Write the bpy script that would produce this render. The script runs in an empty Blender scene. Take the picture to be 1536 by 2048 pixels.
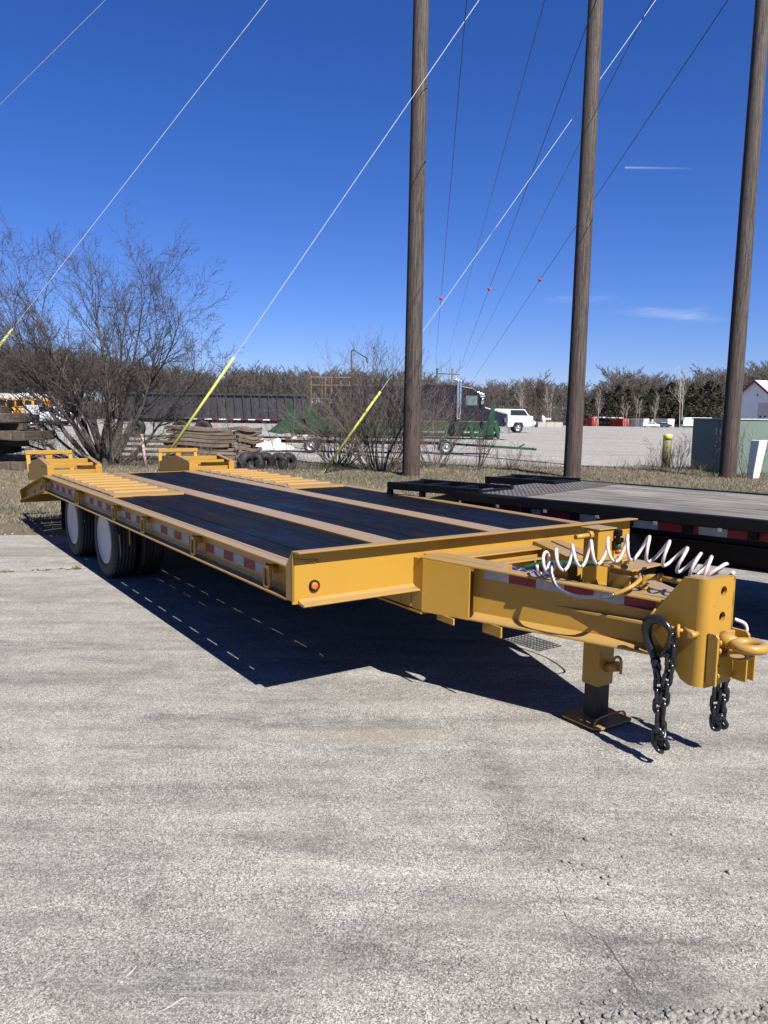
import bpy, bmesh, math, random
import numpy as np
from mathutils import Vector, Matrix

SC = bpy.context.scene
COL = SC.collection
PI = math.pi
YAW = 0.59882569
OX, OY = 0.61780843, 4.52072312
UD = Vector((math.sin(YAW), -math.cos(YAW), 0))      # trailer's forward direction
VD = Vector((-math.cos(YAW), -math.sin(YAW), 0))     # towards its kerb side

# ------------------------------------------------------------------ camera
F, PITCH, ROLL, CH = 1546.63, 0.12718469, -0.01344502, 1.54684611
fw = Vector((0, math.cos(PITCH), -math.sin(PITCH)))
dn = Vector((0, -math.sin(PITCH), -math.cos(PITCH)))
rt = Vector((1, 0, 0))
r2 = rt * math.cos(ROLL) + dn * math.sin(ROLL)
d2 = -rt * math.sin(ROLL) + dn * math.cos(ROLL)
cd = bpy.data.cameras.new('camera'); cam = bpy.data.objects.new('camera', cd); COL.objects.link(cam)
cam.matrix_world = Matrix(((r2.x, -d2.x, -fw.x, 0), (r2.y, -d2.y, -fw.y, 0), (r2.z, -d2.z, -fw.z, CH), (0, 0, 0, 1)))
cd.sensor_fit = 'HORIZONTAL'; cd.sensor_width = 36; cd.lens = F / 1536 * 36
cd.clip_start = .05; cd.clip_end = 6000
SC.camera = cam

# ------------------------------------------------------------------ sun and sky
travel = -UD * .9 - VD * .06 + Vector((0, 0, -1))
sund = -travel.normalized()
sl = bpy.data.lights.new('sun', 'SUN'); sl.energy = 5.0; sl.angle = math.radians(.53); sl.color = (1, .955, .885)
so = bpy.data.objects.new('sun', sl); COL.objects.link(so)
so.rotation_euler = travel.to_track_quat('-Z', 'Y').to_euler()
so.location = (0, 0, 30)
SC.view_settings.view_transform = 'Standard'; SC.view_settings.look = 'None'
SC.view_settings.gamma = 1; SC.view_settings.exposure = 1.1; SC.view_settings.use_curve_mapping = False
W = bpy.data.worlds.new('World'); SC.world = W; W.use_nodes = True
wn = W.node_tree.nodes; wl = W.node_tree.links; wn.clear()
SKY_STRENGTH = .05
def wmath(op, a, b=None, clamp=False):
    n = wn.new('ShaderNodeMath'); n.operation = op; n.use_clamp = clamp
    for i, v in enumerate((a, b)):
        if v is None: continue
        if isinstance(v, (int, float)): n.inputs[i].default_value = v
        else: wl.new(v, n.inputs[i])
    return n.outputs[0]
sky = wn.new('ShaderNodeTexSky'); sky.sky_type = 'NISHITA'; sky.sun_disc = False
sky.sun_elevation = math.asin(sund.z); sky.sun_rotation = math.atan2(sund.x, sund.y)
sky.air_density = 1.0; sky.dust_density = 0.0; sky.ozone_density = .6; sky.altitude = 300
gm = wn.new('ShaderNodeHueSaturation'); gm.inputs['Saturation'].default_value = 1.12
tnt = wn.new('ShaderNodeMix'); tnt.data_type = 'RGBA'; tnt.blend_type = 'MULTIPLY'; tnt.inputs[0].default_value = 1; tnt.inputs[7].default_value = (.535, .645, 1.13, 1)
wl.new(sky.outputs[0], tnt.inputs[6]); wl.new(tnt.outputs[2], gm.inputs['Color'])
tc = wn.new('ShaderNodeTexCoord'); sx = wn.new('ShaderNodeSeparateXYZ'); wl.new(tc.outputs['Generated'], sx.inputs[0])
ysafe = wmath('MAXIMUM', sx.outputs[1], .01)
A_ = wmath('DIVIDE', sx.outputs[0], ysafe); B_ = wmath('DIVIDE', sx.outputs[2], ysafe)
def ray(px, py):
    v = fw * F + r2 * (px - 768) + d2 * (py - 1024)
    return v.normalized()
def at(px, py, depth):
    d = ray(px, py); return Vector((0, 0, CH)) + d * (depth / d.y)
def gnd(px, py, z=0.0):
    d = ray(px, py); return Vector((0, 0, CH)) + d * ((z - CH) / d.z)
mask = None
nz = wn.new('ShaderNodeTexNoise'); nz.inputs['Scale'].default_value = 9; nz.inputs['Detail'].default_value = 7
mp = wn.new('ShaderNodeMapping'); mp.inputs['Scale'].default_value = (1.6, 1, 11)
wl.new(tc.outputs['Generated'], mp.inputs[0]); wl.new(mp.outputs[0], nz.inputs['Vector'])
nzr = wmath('MULTIPLY', wmath('SUBTRACT', nz.outputs[0], .40), 3.2, True)
for px, py, wa, wb, tilt, st in ((1330, 628, .055, .0055, -.05, .34), (1275, 616, .03, .005, -.12, .30), (1110, 597, .035, .004, 0, .26),
                                 (1190, 598, .02, .004, .1, .18), (1395, 625, .02, .006, .3, .25)):
    d = ray(px, py); a0, b0 = d.x / d.y, d.z / d.y
    da = wmath('SUBTRACT', A_, a0)
    db = wmath('SUBTRACT', wmath('SUBTRACT', B_, b0), wmath('MULTIPLY', da, tilt))
    e = wmath('ADD', wmath('POWER', wmath('ABSOLUTE', wmath('DIVIDE', da, wa)), 2), wmath('POWER', wmath('ABSOLUTE', wmath('DIVIDE', db, wb)), 2))
    m = wmath('MULTIPLY', wmath('MULTIPLY', wmath('EXPONENT', wmath('MULTIPLY', e, -1)), nzr), st)
    mask = m if mask is None else wmath('ADD', mask, m)
# aircraft trail
d = ray(1250, 335); d_b = ray(1390, 337); a0, b0 = d.x / d.y, d.z / d.y; a1, b1 = d_b.x / d_b.y, d_b.z / d_b.y
da = wmath('SUBTRACT', A_, a0)
db = wmath('SUBTRACT', wmath('SUBTRACT', B_, b0), wmath('MULTIPLY', da, (b1 - b0) / (a1 - a0)))
t = wmath('DIVIDE', da, a1 - a0)
inside = wmath('MULTIPLY', wmath('GREATER_THAN', t, 0), wmath('SUBTRACT', 1, t, True))
line = wmath('EXPONENT', wmath('MULTIPLY', wmath('POWER', wmath('ABSOLUTE', wmath('DIVIDE', db, .0011)), 2), -1))
mask = wmath('ADD', mask, wmath('MULTIPLY', wmath('MULTIPLY', inside, line), .38))
mask = wmath('MULTIPLY', mask, wmath('GREATER_THAN', sx.outputs[1], .02), True)
mx = wn.new('ShaderNodeMix'); mx.data_type = 'RGBA'; wl.new(mask, mx.inputs[0]); wl.new(gm.outputs['Color'], mx.inputs[6])
mx.inputs[7].default_value = (7, 8, 9.5, 1)
bg = wn.new('ShaderNodeBackground'); bg.inputs[1].default_value = SKY_STRENGTH
wl.new(mx.outputs[2], bg.inputs[0]); wo = wn.new('ShaderNodeOutputWorld'); wl.new(bg.outputs[0], wo.inputs[0])

# ------------------------------------------------------------------ helpers
class MB:
    def __init__(s): s.v = []; s.f = []; s.m = []; s.sm = []
    def add(s, vs, fs, mi=0, smooth=False):
        o = len(s.v); s.v += [tuple(v) for v in vs]; s.f += [tuple(i + o for i in f) for f in fs]
        s.m += [mi] * len(fs); s.sm += [smooth] * len(fs); return s
    def box(s, a, b, mi=0):
        x0, y0, z0 = [min(a[i], b[i]) for i in range(3)]; x1, y1, z1 = [max(a[i], b[i]) for i in range(3)]
        return s.add([(x0,y0,z0),(x1,y0,z0),(x1,y1,z0),(x0,y1,z0),(x0,y0,z1),(x1,y0,z1),(x1,y1,z1),(x0,y1,z1)],
              [(0,3,2,1),(4,5,6,7),(0,1,5,4),(1,2,6,5),(2,3,7,6),(3,0,4,7)], mi)
    def hexa(s, p, mi=0):   # 4 bottom ccw, 4 top ccw
        return s.add(p, [(0,3,2,1),(4,5,6,7),(0,1,5,4),(1,2,6,5),(2,3,7,6),(3,0,4,7)], mi)
    def beam(s, p, q, w, h, mi=0, up=(0,0,1)):
        p = Vector(p); q = Vector(q); d = (q - p).normalized(); u = Vector(up)
        if abs(d.dot(u)) > .97: u = Vector((1, 0, 0))
        r = d.cross(u).normalized(); u = r.cross(d)
        c = []
        for e in (p, q):
            for a, b in ((-1,-1),(1,-1),(1,1),(-1,1)): c.append(e + r * (a * w / 2) + u * (b * h / 2))
        return s.add(c, [(0,1,2,3),(7,6,5,4),(0,4,5,1),(1,5,6,2),(2,6,7,3),(3,7,4,0)], mi)
    def prism(s, poly, fn, a, b, mi=0, smooth=False):   # poly of 2D points; fn(x,y,t) -> 3D
        n = len(poly); vs = [fn(x, y, a) for x, y in poly] + [fn(x, y, b) for x, y in poly]
        fs = [tuple(range(n))[::-1], tuple(range(n, 2 * n))]
        s.add(vs, fs, mi); o = len(s.v) - 2 * n
        for i in range(n):
            j = (i + 1) % n; s.f.append((o + i, o + j, o + n + j, o + n + i)); s.m.append(mi); s.sm.append(smooth)
        return s
    def tube(s, path, r, n=10, mi=0, caps=True, closed=False):
        P = [Vector(p) for p in path]; k = len(P); R = r if isinstance(r, (list, tuple)) else [r] * k
        vs = []; prev = None
        for i in range(k):
            if closed: t = P[(i + 1) % k] - P[i - 1]
            else: t = P[min(i + 1, k - 1)] - P[max(i - 1, 0)]
            t.normalize()
            if prev is None:
                a = Vector((0, 0, 1)) if abs(t.z) < .9 else Vector((1, 0, 0)); x = t.cross(a).normalized()
            else:
                x = prev - t * prev.dot(t); x.normalize()
            prev = x; y = t.cross(x)
            for j in range(n):
                a = 2 * PI * j / n; vs.append(P[i] + (x * math.cos(a) + y * math.sin(a)) * R[i])
        fs = []
        for i in range(k if closed else k - 1):
            i2 = (i + 1) % k
            for j in range(n): j2 = (j + 1) % n; fs.append((i * n + j, i * n + j2, i2 * n + j2, i2 * n + j))
        s.add(vs, fs, mi, True)
        if caps and not closed:
            o = len(s.v) - k * n
            s.f += [tuple(o + j for j in range(n))[::-1], tuple(o + (k - 1) * n + j for j in range(n))]; s.m += [mi] * 2; s.sm += [False] * 2
        return s
    def lathe(s, prof, fn, n=32, mi=0, smooth=True, closed=False):  # prof: (r, h); fn(x,y,h)
        vs = []
        for r, h in prof:
            for j in range(n): a = 2 * PI * j / n; vs.append(fn(r * math.cos(a), r * math.sin(a), h))
        fs = []; k = len(prof)
        for i in range(k if closed else k - 1):
            i2 = (i + 1) % k
            for j in range(n): j2 = (j + 1) % n; fs.append((i * n + j, i * n + j2, i2 * n + j2, i2 * n + j))
        return s.add(vs, fs, mi, smooth)
    def build(s, name, mats, parent=None, bev=0, fix=True):
        me = bpy.data.meshes.new(name); me.from_pydata(s.v, [], s.f)
        if not isinstance(mats, (list, tuple)): mats = [mats]
        for m in mats: me.materials.append(m)
        me.polygons.foreach_set('material_index', s.m); me.polygons.foreach_set('use_smooth', s.sm)
        if fix and len(s.f) < 60000:
            bm = bmesh.new(); bm.from_mesh(me); bmesh.ops.recalc_face_normals(bm, faces=bm.faces); bm.to_mesh(me); bm.free()
        me.update()
        o = bpy.data.objects.new(name, me); COL.objects.link(o)
        if parent: o.parent = parent
        if bev:
            b = o.modifiers.new('bevel', 'BEVEL'); b.width = bev; b.segments = 2; b.limit_method = 'ANGLE'; b.angle_limit = math.radians(40)
            b.harden_normals = False
        return o

def soup(name, V, Fa, mats, parent=None, mi=None, smooth=False):
    """fast mesh from numpy arrays; Fa (n,3) or (n,4)"""
    me = bpy.data.meshes.new(name); V = np.asarray(V, np.float32); Fa = np.asarray(Fa, np.int32); k = Fa.shape[1]
    me.vertices.add(len(V)); me.vertices.foreach_set('co', V.ravel())
    me.loops.add(Fa.size); me.loops.foreach_set('vertex_index', Fa.ravel())
    me.polygons.add(len(Fa)); me.polygons.foreach_set('loop_start', np.arange(0, Fa.size, k, dtype=np.int32))
    try: me.polygons.foreach_set('loop_total', np.full(len(Fa), k, np.int32))
    except Exception: pass
    if not isinstance(mats, (list, tuple)): mats = [mats]
    for m in mats: me.materials.append(m)
    if mi is not None: me.polygons.foreach_set('material_index', np.asarray(mi, np.int32))
    me.polygons.foreach_set('use_smooth', np.full(len(Fa), smooth))
    me.update(calc_edges=True); me.validate()
    o = bpy.data.objects.new(name, me); COL.objects.link(o)
    if parent: o.parent = parent
    return o

def tag(o, label, cat, group=None, kind=None):
    o['label'] = label; o['category'] = cat
    if group: o['group'] = group
    if kind: o['kind'] = kind
    return o
def thing(name, loc, rz, label, cat, group=None):
    o = bpy.data.objects.new(name, None); o.empty_display_size = .2; COL.objects.link(o)
    o.location = loc; o.rotation_euler = (0, 0, rz); return tag(o, label, cat, group)
def struct(o): o['kind'] = 'structure'; return o
def stuff(o): o['kind'] = 'stuff'; return o
def dup(o, parent=None, **kw):
    c = o.copy(); COL.objects.link(c)
    if parent: c.parent = parent
    for ch in [x for x in bpy.data.objects if x.parent == o]: dup(ch, c)
    return c
def clone(o, parent, loc=None, rot=None, scale=None):
    c = o.copy(); COL.objects.link(c); c.parent = parent
    if loc is not None: c.location = loc
    if rot is not None: c.rotation_euler = rot
    if scale is not None: c.scale = scale
    return c

# ------------------------------------------------------------------ materials
class NT:
    def __init__(s, name):
        s.mat = bpy.data.materials.new(name); s.mat.use_nodes = True; s.n = s.mat.node_tree.nodes; s.l = s.mat.node_tree.links
        s.b = s.n['Principled BSDF']; s.tc = s.n.new('ShaderNodeTexCoord')
    def set(s, key, v):
        if hasattr(v, 'links'): s.l.new(v, s.b.inputs[key])
        else: s.b.inputs[key].default_value = v if not isinstance(v, tuple) or len(v) != 3 else (*v, 1)
    def vec(s, scale=(1,1,1), src='Object', rot=(0,0,0)):
        m = s.n.new('ShaderNodeMapping'); m.inputs['Scale'].default_value = scale; m.inputs['Rotation'].default_value = rot
        s.l.new(s.tc.outputs[src], m.inputs[0]); return m.outputs[0]
    def noise(s, scale=5, detail=4, rough=.55, vec=None, dist=0):
        n = s.n.new('ShaderNodeTexNoise'); n.inputs['Scale'].default_value = scale; n.inputs['Detail'].default_value = detail
        n.inputs['Roughness'].default_value = rough; n.inputs['Distortion'].default_value = dist
        s.l.new(vec if vec is not None else s.tc.outputs['Object'], n.inputs['Vector']); return n.outputs[0]
    def voro(s, scale=5, vec=None, out='Distance', feat='F1', rand=1):
        n = s.n.new('ShaderNodeTexVoronoi'); n.inputs['Scale'].default_value = scale; n.feature = feat; n.inputs['Randomness'].default_value = rand
        s.l.new(vec if vec is not None else s.tc.outputs['Object'], n.inputs['Vector']); return n.outputs[out]
    def ramp(s, x, stops, interp='LINEAR'):
        r = s.n.new('ShaderNodeValToRGB'); r.color_ramp.interpolation = interp; e = r.color_ramp.elements
        while len(e) < len(stops): e.new(.5)
        for i, (p, c) in enumerate(stops):
            e[i].position = p; e[i].color = (*c, 1) if isinstance(c, (tuple, list)) else (c, c, c, 1)
        s.l.new(x, r.inputs[0]); return r.outputs[0]
    def mix(s, f, a, b, mode='MIX'):
        m = s.n.new('ShaderNodeMix'); m.data_type = 'RGBA'; m.blend_type = mode
        for i, v in ((0, f), (6, a), (7, b)):
            if hasattr(v, 'links'): s.l.new(v, m.inputs[i])
            elif isinstance(v, (tuple, list)): m.inputs[i].default_value = (*v[:3], 1)
            else: m.inputs[i].default_value = v if i == 0 else (v, v, v, 1)
        return m.outputs[2]
    def math(s, op, a, b=None, clamp=False):
        n = s.n.new('ShaderNodeMath'); n.operation = op; n.use_clamp = clamp
        for i, v in enumerate((a, b)):
            if v is None: continue
            if isinstance(v, (int, float)): n.inputs[i].default_value = v
            else: s.l.new(v, n.inputs[i])
        return n.outputs[0]
    def bump(s, h, strength=.3, dist=.01, prev=None):
        b = s.n.new('ShaderNodeBump'); b.inputs['Strength'].default_value = strength; b.inputs['Distance'].default_value = dist
        s.l.new(h, b.inputs['Height'])
        if prev is not None: s.l.new(prev, b.inputs['Normal'])
        s.l.new(b.outputs[0], s.b.inputs['Normal']); return b.outputs[0]
    def upness(s):
        g = s.n.new('ShaderNodeNewGeometry'); x = s.n.new('ShaderNodeSeparateXYZ'); s.l.new(g.outputs['Normal'], x.inputs[0])
        return x.outputs[2]

def simple(name, col, rough=.6, metal=0, var=.25, scale=6, bump=0, bscale=40, spec=None):
    m = NT(name)
    n = m.noise(scale, 5)
    c2 = tuple(c * (1 - var) for c in col); c1 = tuple(min(1, c * (1 + var * .6)) for c in col)
    m.set('Base Color', m.ramp(n, [(.3, c2), (.7, c1)]))
    m.set('Roughness', rough); m.set('Metallic', metal)
    if spec is not None: m.set('Specular IOR Level', spec)
    if bump: m.bump(m.noise(bscale, 4), bump, .004)
    return m.mat

def make_yellow():
    m = NT('yellow_paint')
    n = m.noise(2.2, 5); n2 = m.noise(45, 4)
    base = m.ramp(n, [(.3, (.318, .172, .021)), (.7, (.350, .193, .025))])
    dirt = m.ramp(m.noise(9, 7, .65), [(.52, 0.), (.75, 1.)])
    base = m.mix(m.math('MULTIPLY', dirt, .22), base, (.22, .125, .036))
    up = m.math('MULTIPLY', m.math('SUBTRACT', m.upness(), .6, True), 2.2, True)
    dn_ = m.ramp(m.noise(14, 6, .7), [(.25, .62), (.7, 1.)])
    base = m.mix(m.math('MULTIPLY', up, dn_), base, (.205, .153, .094))      # upward faces: dust plus a glancing reflection painted into the colour
    m.set('Base Color', base); m.set('Roughness', m.ramp(n2, [(.3, .34), (.7, .46)]))
    m.set('Coat Weight', .08); m.set('Coat Roughness', .2); m.set('Specular IOR Level', .35)
    m.bump(m.noise(70, 3), .06, .002)
    return m.mat
YEL = make_yellow()
BLKP = simple('black_paint', (.004, .004, .005), .5, 0, .4, 8, .05, 40, .18)
BLKS = simple('black_chain_steel', (.012, .012, .014), .22, 0, .3, 30, .15, 120)
DARKM = simple('dark_steel', (.013, .009, .008), .6, 0, .5, 10, .1)
CHROME = simple('chrome', (.75, .77, .8), .12, 1, .1)
SILV = simple('silver_alloy', (.42, .43, .45), .4, .8, .2)
BRAID = simple('braided_steel', (.22, .225, .24), .38, .9, .3, 60)
WHITEP = simple('white_paint', (.62, .64, .66), .4, 0, .08, 4)
REDT = simple('red_reflective', (.17, .003, .012), .55, 0, .2, 20)
WHT = simple('white_reflective', (.26, .28, .315), .5, 0, .15, 20)
AMB = simple('amber_lens', (.55, .12, .02), .15, 0, .3, 60)
GREENI = simple('green_paint', (.008, .048, .021), .45, 0, .35, 3)
ORANGE = simple('orange_plastic', (.38, .055, .012), .4, 0, .2, 8)
COIL = simple('white_hose', (.54, .46, .44), .38, 0, .12, 9)
BLUE = simple('blue_hose', (.02, .06, .25), .4, 0, .2, 9)
GRNH = simple('dark_green_hose', (.01, .07, .04), .4, 0, .2, 9)
GLASS = simple('dark_glass', (.015, .02, .025), .06, 0, .2)
REDP = simple('red_container_paint', (.30, .018, .02), .5, 0, .25, 2)
LBUS = simple('bus_yellow', (.75, .36, .04), .45, 0, .15, 2)
GUARD = simple('yellow_guy_guard', (.40, .40, .075), .45, 0, .12, 3)
BOLL = simple('faded_yellow_paint', (.50, .50, .10), .6, 0, .3, 9)
WIREW = simple('galvanised_strand', (.62, .64, .66), .4, .3, .1)
WIRED = simple('dark_conductor', (.03, .03, .035), .5, .2, .2)
CABG = simple('cabinet_green', (.115, .155, .13), .5, 0, .08, 2, .03)
PINK = simple('weathered_pink_paint', (.42, .30, .28), .8, 0, .5, 20)
GREYB = simple('concrete_block', (.36, .32, .27), .9, 0, .25, 5, .3, 20)

def wood(name, c1, c2, axis=0, rough=.75, scale=1.0, gl=.0):
    m = NT(name); sc = [26 * scale] * 3; sc[axis] = 1.3 * scale
    g = m.noise(1.0, 7, .68, m.vec(tuple(sc)), .6)
    oi = m.n.new('ShaderNodeObjectInfo')
    big = m.noise(2.3, 4, .6, m.vec((1, 1, 1)))
    c = m.ramp(g, [(.3, c1), (.68, c2)])
    c = m.mix(m.math('MULTIPLY', oi.outputs['Random'], .35), c, tuple(x * .45 for x in c1))
    c = m.mix(m.ramp(big, [(.42, 0.), (.7, .45)]), c, tuple(x * .6 for x in c1))
    m.set('Base Color', c); m.set('Roughness', rough)
    if gl: m.set('Coat Weight', gl)
    m.bump(g, .45, .004)
    return m.mat
DECKW = None
def make_deck():
    m = NT('oiled_black_planks')
    g = m.noise(1.0, 7, .66, m.vec((1.5, 30, 30)), .5)
    big = m.noise(1.7, 5, .6, m.vec((1, 2.2, 1)))
    oi = m.n.new('ShaderNodeObjectInfo')
    c = m.ramp(g, [(.3, (.0025, .0027, .0038)), (.7, (.0075, .008, .0105))])
    c = m.mix(m.ramp(big, [(.52, 0.), (.74, .75)]), c, (.021, .015, .012))
    c = m.mix(m.math('MULTIPLY', oi.outputs['Random'], .4), c, (.004, .004, .006))
    m.set('Base Color', c); m.set('Roughness', m.ramp(big, [(.3, .34), (.7, .58)])); m.set('Specular IOR Level', .03)
    m.bump(g, .35, .003)
    return m.mat
DECKW = make_deck()
GREYW = wood('weathered_grey_planks', (.035, .030, .026), (.30, .27, .235), 0, .9, .75)
TIMB = wood('old_timber', (.06, .045, .032), (.20, .155, .115), 0, .9, .5)
BRUSHW = wood('stacked_brown_mats', (.07, .05, .036), (.22, .17, .125), 0, .9, .5)

def make_pole():
    m = NT('pole_wood')
    g = m.noise(1.0, 9, .78, m.vec((58, 58, 1.3)), 1.0)
    k = m.voro(1.0, m.vec((5, 5, 1.1)))
    c = m.ramp(g, [(.36, (.008, .006, .005)), (.5, (.046, .034, .028)), (.64, (.14, .108, .092))])
    z = m.n.new('ShaderNodeSeparateXYZ'); m.l.new(m.tc.outputs['Object'], z.inputs[0])
    low = m.ramp(m.math('DIVIDE', z.outputs[2], 3.2), [(.05, 1.), (1., 0.)])
    c = m.mix(m.math('MULTIPLY', low, .55), c, (.060, .032, .027))
    hi = m.math('DIVIDE', z.outputs[2], 20, True)
    c = m.mix(m.math('MULTIPLY', hi, .55), c, m.ramp(g, [(.38, (.016, .013, .011)), (.62, (.17, .14, .12))]))
    c = m.mix(m.ramp(k, [(.045, 1.), (.07, 0.)]), c, (.012, .009, .007))
    crack = m.noise(1.0, 5, .6, m.vec((16, 16, .35)), .3)
    cr = m.ramp(crack, [(.50, 0.), (.505, 1.), (.515, 1.), (.52, 0.)])
    c = m.mix(cr, c, (.012, .009, .007))
    m.set('Base Color', c); m.set('Roughness', .85)
    m.bump(m.math('SUBTRACT', g, cr), .7, .012)
    return m.mat
POLE = make_pole()

def make_bark(name, c1, c2):
    m = NT(name); n = m.noise(9, 5, .6)
    m.set('Base Color', m.ramp(n, [(.3, c1), (.7, c2)])); m.set('Roughness', .9); return m.mat
BARK = make_bark('grey_brown_bark', (.025, .020, .018), (.095, .08, .072))
TWIG = make_bark('twig_bark', (.018, .014, .012), (.07, .057, .05))
SCRUB = make_bark('scrub_twigs', (.035, .027, .023), (.15, .12, .10))
FARB = make_bark('far_wood_bark', (.028, .023, .020), (.075, .062, .053))
PALEB = make_bark('pale_sycamore_bark', (.26, .23, .20), (.42, .38, .34))
CEDAR = make_bark('cedar_needles', (.016, .016, .009), (.048, .042, .022))
DRYG = make_bark('dry_grass_blade', (.085, .07, .042), (.25, .21, .14))
GRNG = make_bark('green_grass_blade', (.035, .045, .018), (.10, .115, .05))

def make_concrete(name, k=1., near=True):
    m = NT(name)
    def cell(scale, ch):
        v = m.voro(scale, out='Color'); sp = m.n.new('ShaderNodeSeparateColor'); m.l.new(v, sp.inputs[0]); return sp.outputs[ch]
    a1, a2, a3 = cell(95, 0), cell(210, 1), cell(400, 2)
    wear = m.noise(1.7, 6, .68, m.vec((1, 2.4, 1)), .8)          # where the paste has worn off the stones
    c = m.ramp(m.noise(.7, 5, .6), [(.3, (.225, .215, .200)), (.7, (.262, .248, .224))])
    c = m.mix(m.ramp(a1, [(0., .45), (.22, .08), (.34, 0.)]), c, (.105, .098, .086))
    c = m.mix(m.ramp(a1, [(.84, 0.), (1., .55)]), c, (.42, .40, .355))
    sp1 = m.mix(m.ramp(a2, [(0., .95), (.22, .4), (.36, 0.)]), c, (.065, .062, .058))
    sp1 = m.mix(m.ramp(a2, [(.60, 0.), (.92, .9)]), sp1, (.50, .485, .455))
    sp1 = m.mix(m.ramp(a3, [(0., .65), (.38, 0.)]), sp1, (.08, .076, .07))
    sp1 = m.mix(m.ramp(a3, [(.68, 0.), (1., .75)]), sp1, (.50, .485, .445))
    c = m.mix(m.ramp(wear, [(.30, .45), (.54, 1.)]), c, sp1)
    fine = m.noise(170, 4, .8)
    c = m.mix(m.ramp(fine, [(.36, .55), (.5, 0.)]), c, (.085, .08, .074))
    pit = m.ramp(m.voro(17), [(.025, 1.), (.075, 0.)]); pr = m.ramp(m.noise(4, 3), [(.50, 0.), (.60, 1.)])
    pp = m.math('MULTIPLY', pit, pr)
    c = m.mix(m.math('MULTIPLY', pp, .85), c, (.035, .033, .03))
    # broad pale and dark bands left by traffic and sweeping
    strk = m.noise(1.0, 8, .68, m.vec((.7, 5.5, 1), rot=(0, 0, .10)), .5)
    c = m.mix(1., c, m.ramp(strk, [(.34, (.74, .74, .75)), (.47, (.97, .97, .97)), (.56, (1.04, 1.04, 1.03)), (.68, (1.22, 1.22, 1.20))]), 'MULTIPLY')
    bs = m.noise(1.0, 6, .62, m.vec((.16, .55, 1), rot=(0, 0, .04)), .4)
    c = m.mix(1., c, m.ramp(bs, [(.36, (.84, .84, .85)), (.50, (1., 1., 1.)), (.64, (1.12, 1.115, 1.10))]), 'MULTIPLY')
    med = m.noise(2.3, 7, .72, m.vec((1, 1.7, 1)), .9)
    c = m.mix(1., c, m.ramp(med, [(.36, (.80, .80, .81)), (.50, (1., 1., 1.)), (.66, (1.13, 1.13, 1.12))]), 'MULTIPLY')
    c = m.mix(m.ramp(m.noise(1.3, 4, .6, m.vec((1, 1, 1), rot=(0, 0, 1.1))), [(.60, 0.), (.78, .28)]), c, (.27, .205, .135))
    if near:
        for (sx_, sy_, rx, ry, kind) in ((400, 1975, .42, .16, 1), (820, 1905, .30, .17, 0), (1075, 1680, .22, .24, 0), (300, 1800, .035, .16, 0), (560, 1440, 1.0, .2, 0), (1290, 1985, .3, .12, 0), (730, 1470, .55, .14, 2), (180, 1590, .9, .12, 0), (1000, 1560, .12, .5, 0), (1330, 1880, .5, .12, 0), (640, 1690, .5, .07, 0), (60, 1290, 1.2, .12, 0), (620, 1330, .8, .12, 0)):
            g_ = gnd(sx_, sy_); mp_ = m.n.new('ShaderNodeMapping'); mp_.vector_type = 'POINT'
            mp_.inputs['Location'].default_value = (-g_.x / rx, -g_.y / ry, 0); mp_.inputs['Scale'].default_value = (1 / rx, 1 / ry, 0)
            m.l.new(m.tc.outputs['Object'], mp_.inputs[0]); ln = m.n.new('ShaderNodeVectorMath'); ln.operation = 'LENGTH'; m.l.new(mp_.outputs[0], ln.inputs[0])
            fall = m.ramp(ln.outputs['Value'], [(0., 1.), (.45, .75), (1., 0.)])
            br = m.ramp(m.noise(1.0, 8, .72, m.vec((5, 34, 1), rot=(0, 0, -.45)) if kind == 1 else m.vec((6, 14, 1)), .5), [(.38, 0.), (.60, 1.)])
            f_ = m.math('MULTIPLY', m.math('MULTIPLY', fall, br), .85 if kind < 2 else .5)
            if kind == 2: c = m.mix(f_, c, (.27, .20, .135))
            else: c = m.mix(f_, c, m.mix(1., c, (.56, .56, .57) if kind == 0 else (.62, .63, .65), 'MULTIPLY'))
            if kind == 1:
                b2 = m.ramp(m.noise(1.0, 8, .72, m.vec((4, 48, 1), rot=(0, 0, -.5)), .4), [(.52, 0.), (.64, 1.)])
                c = m.mix(m.math('MULTIPLY', m.math('MULTIPLY', fall, b2), .6), c, (.40, .39, .37))
    c = m.mix(1., c, (k * 1.0, k * .995, k * .985), 'MULTIPLY')
    m.set('Base Color', c); m.set('Roughness', .92); m.set('Specular IOR Level', .2)
    h = m.math('ADD', m.math('MULTIPLY', a2, .6), m.math('ADD', m.math('MULTIPLY', fine, 1.1), m.math('MULTIPLY', pp, -1.2)))
    m.bump(h, .75, .0035)
    return m.mat
CONC = make_concrete('pitted_concrete', .90)
LOT = make_concrete('lot_concrete', .95, False)
def make_dirt():
    m = NT('grassy_dirt')
    n = m.noise(1.3, 6, .65); f = m.noise(60, 4, .7)
    c = m.ramp(n, [(.3, (.085, .066, .043)), (.5, (.115, .093, .06)), (.7, (.08, .08, .042))])
    c = m.mix(m.ramp(f, [(.35, .7), (.6, 0.)]), c, (.06, .046, .032))
    m.set('Base Color', c); m.set('Roughness', .95); m.bump(f, .8, .02); return m.mat
DIRT = make_dirt()
GRAVEL = simple('gravel_stone', (.22, .205, .185), .9, 0, .6, 25)

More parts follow.
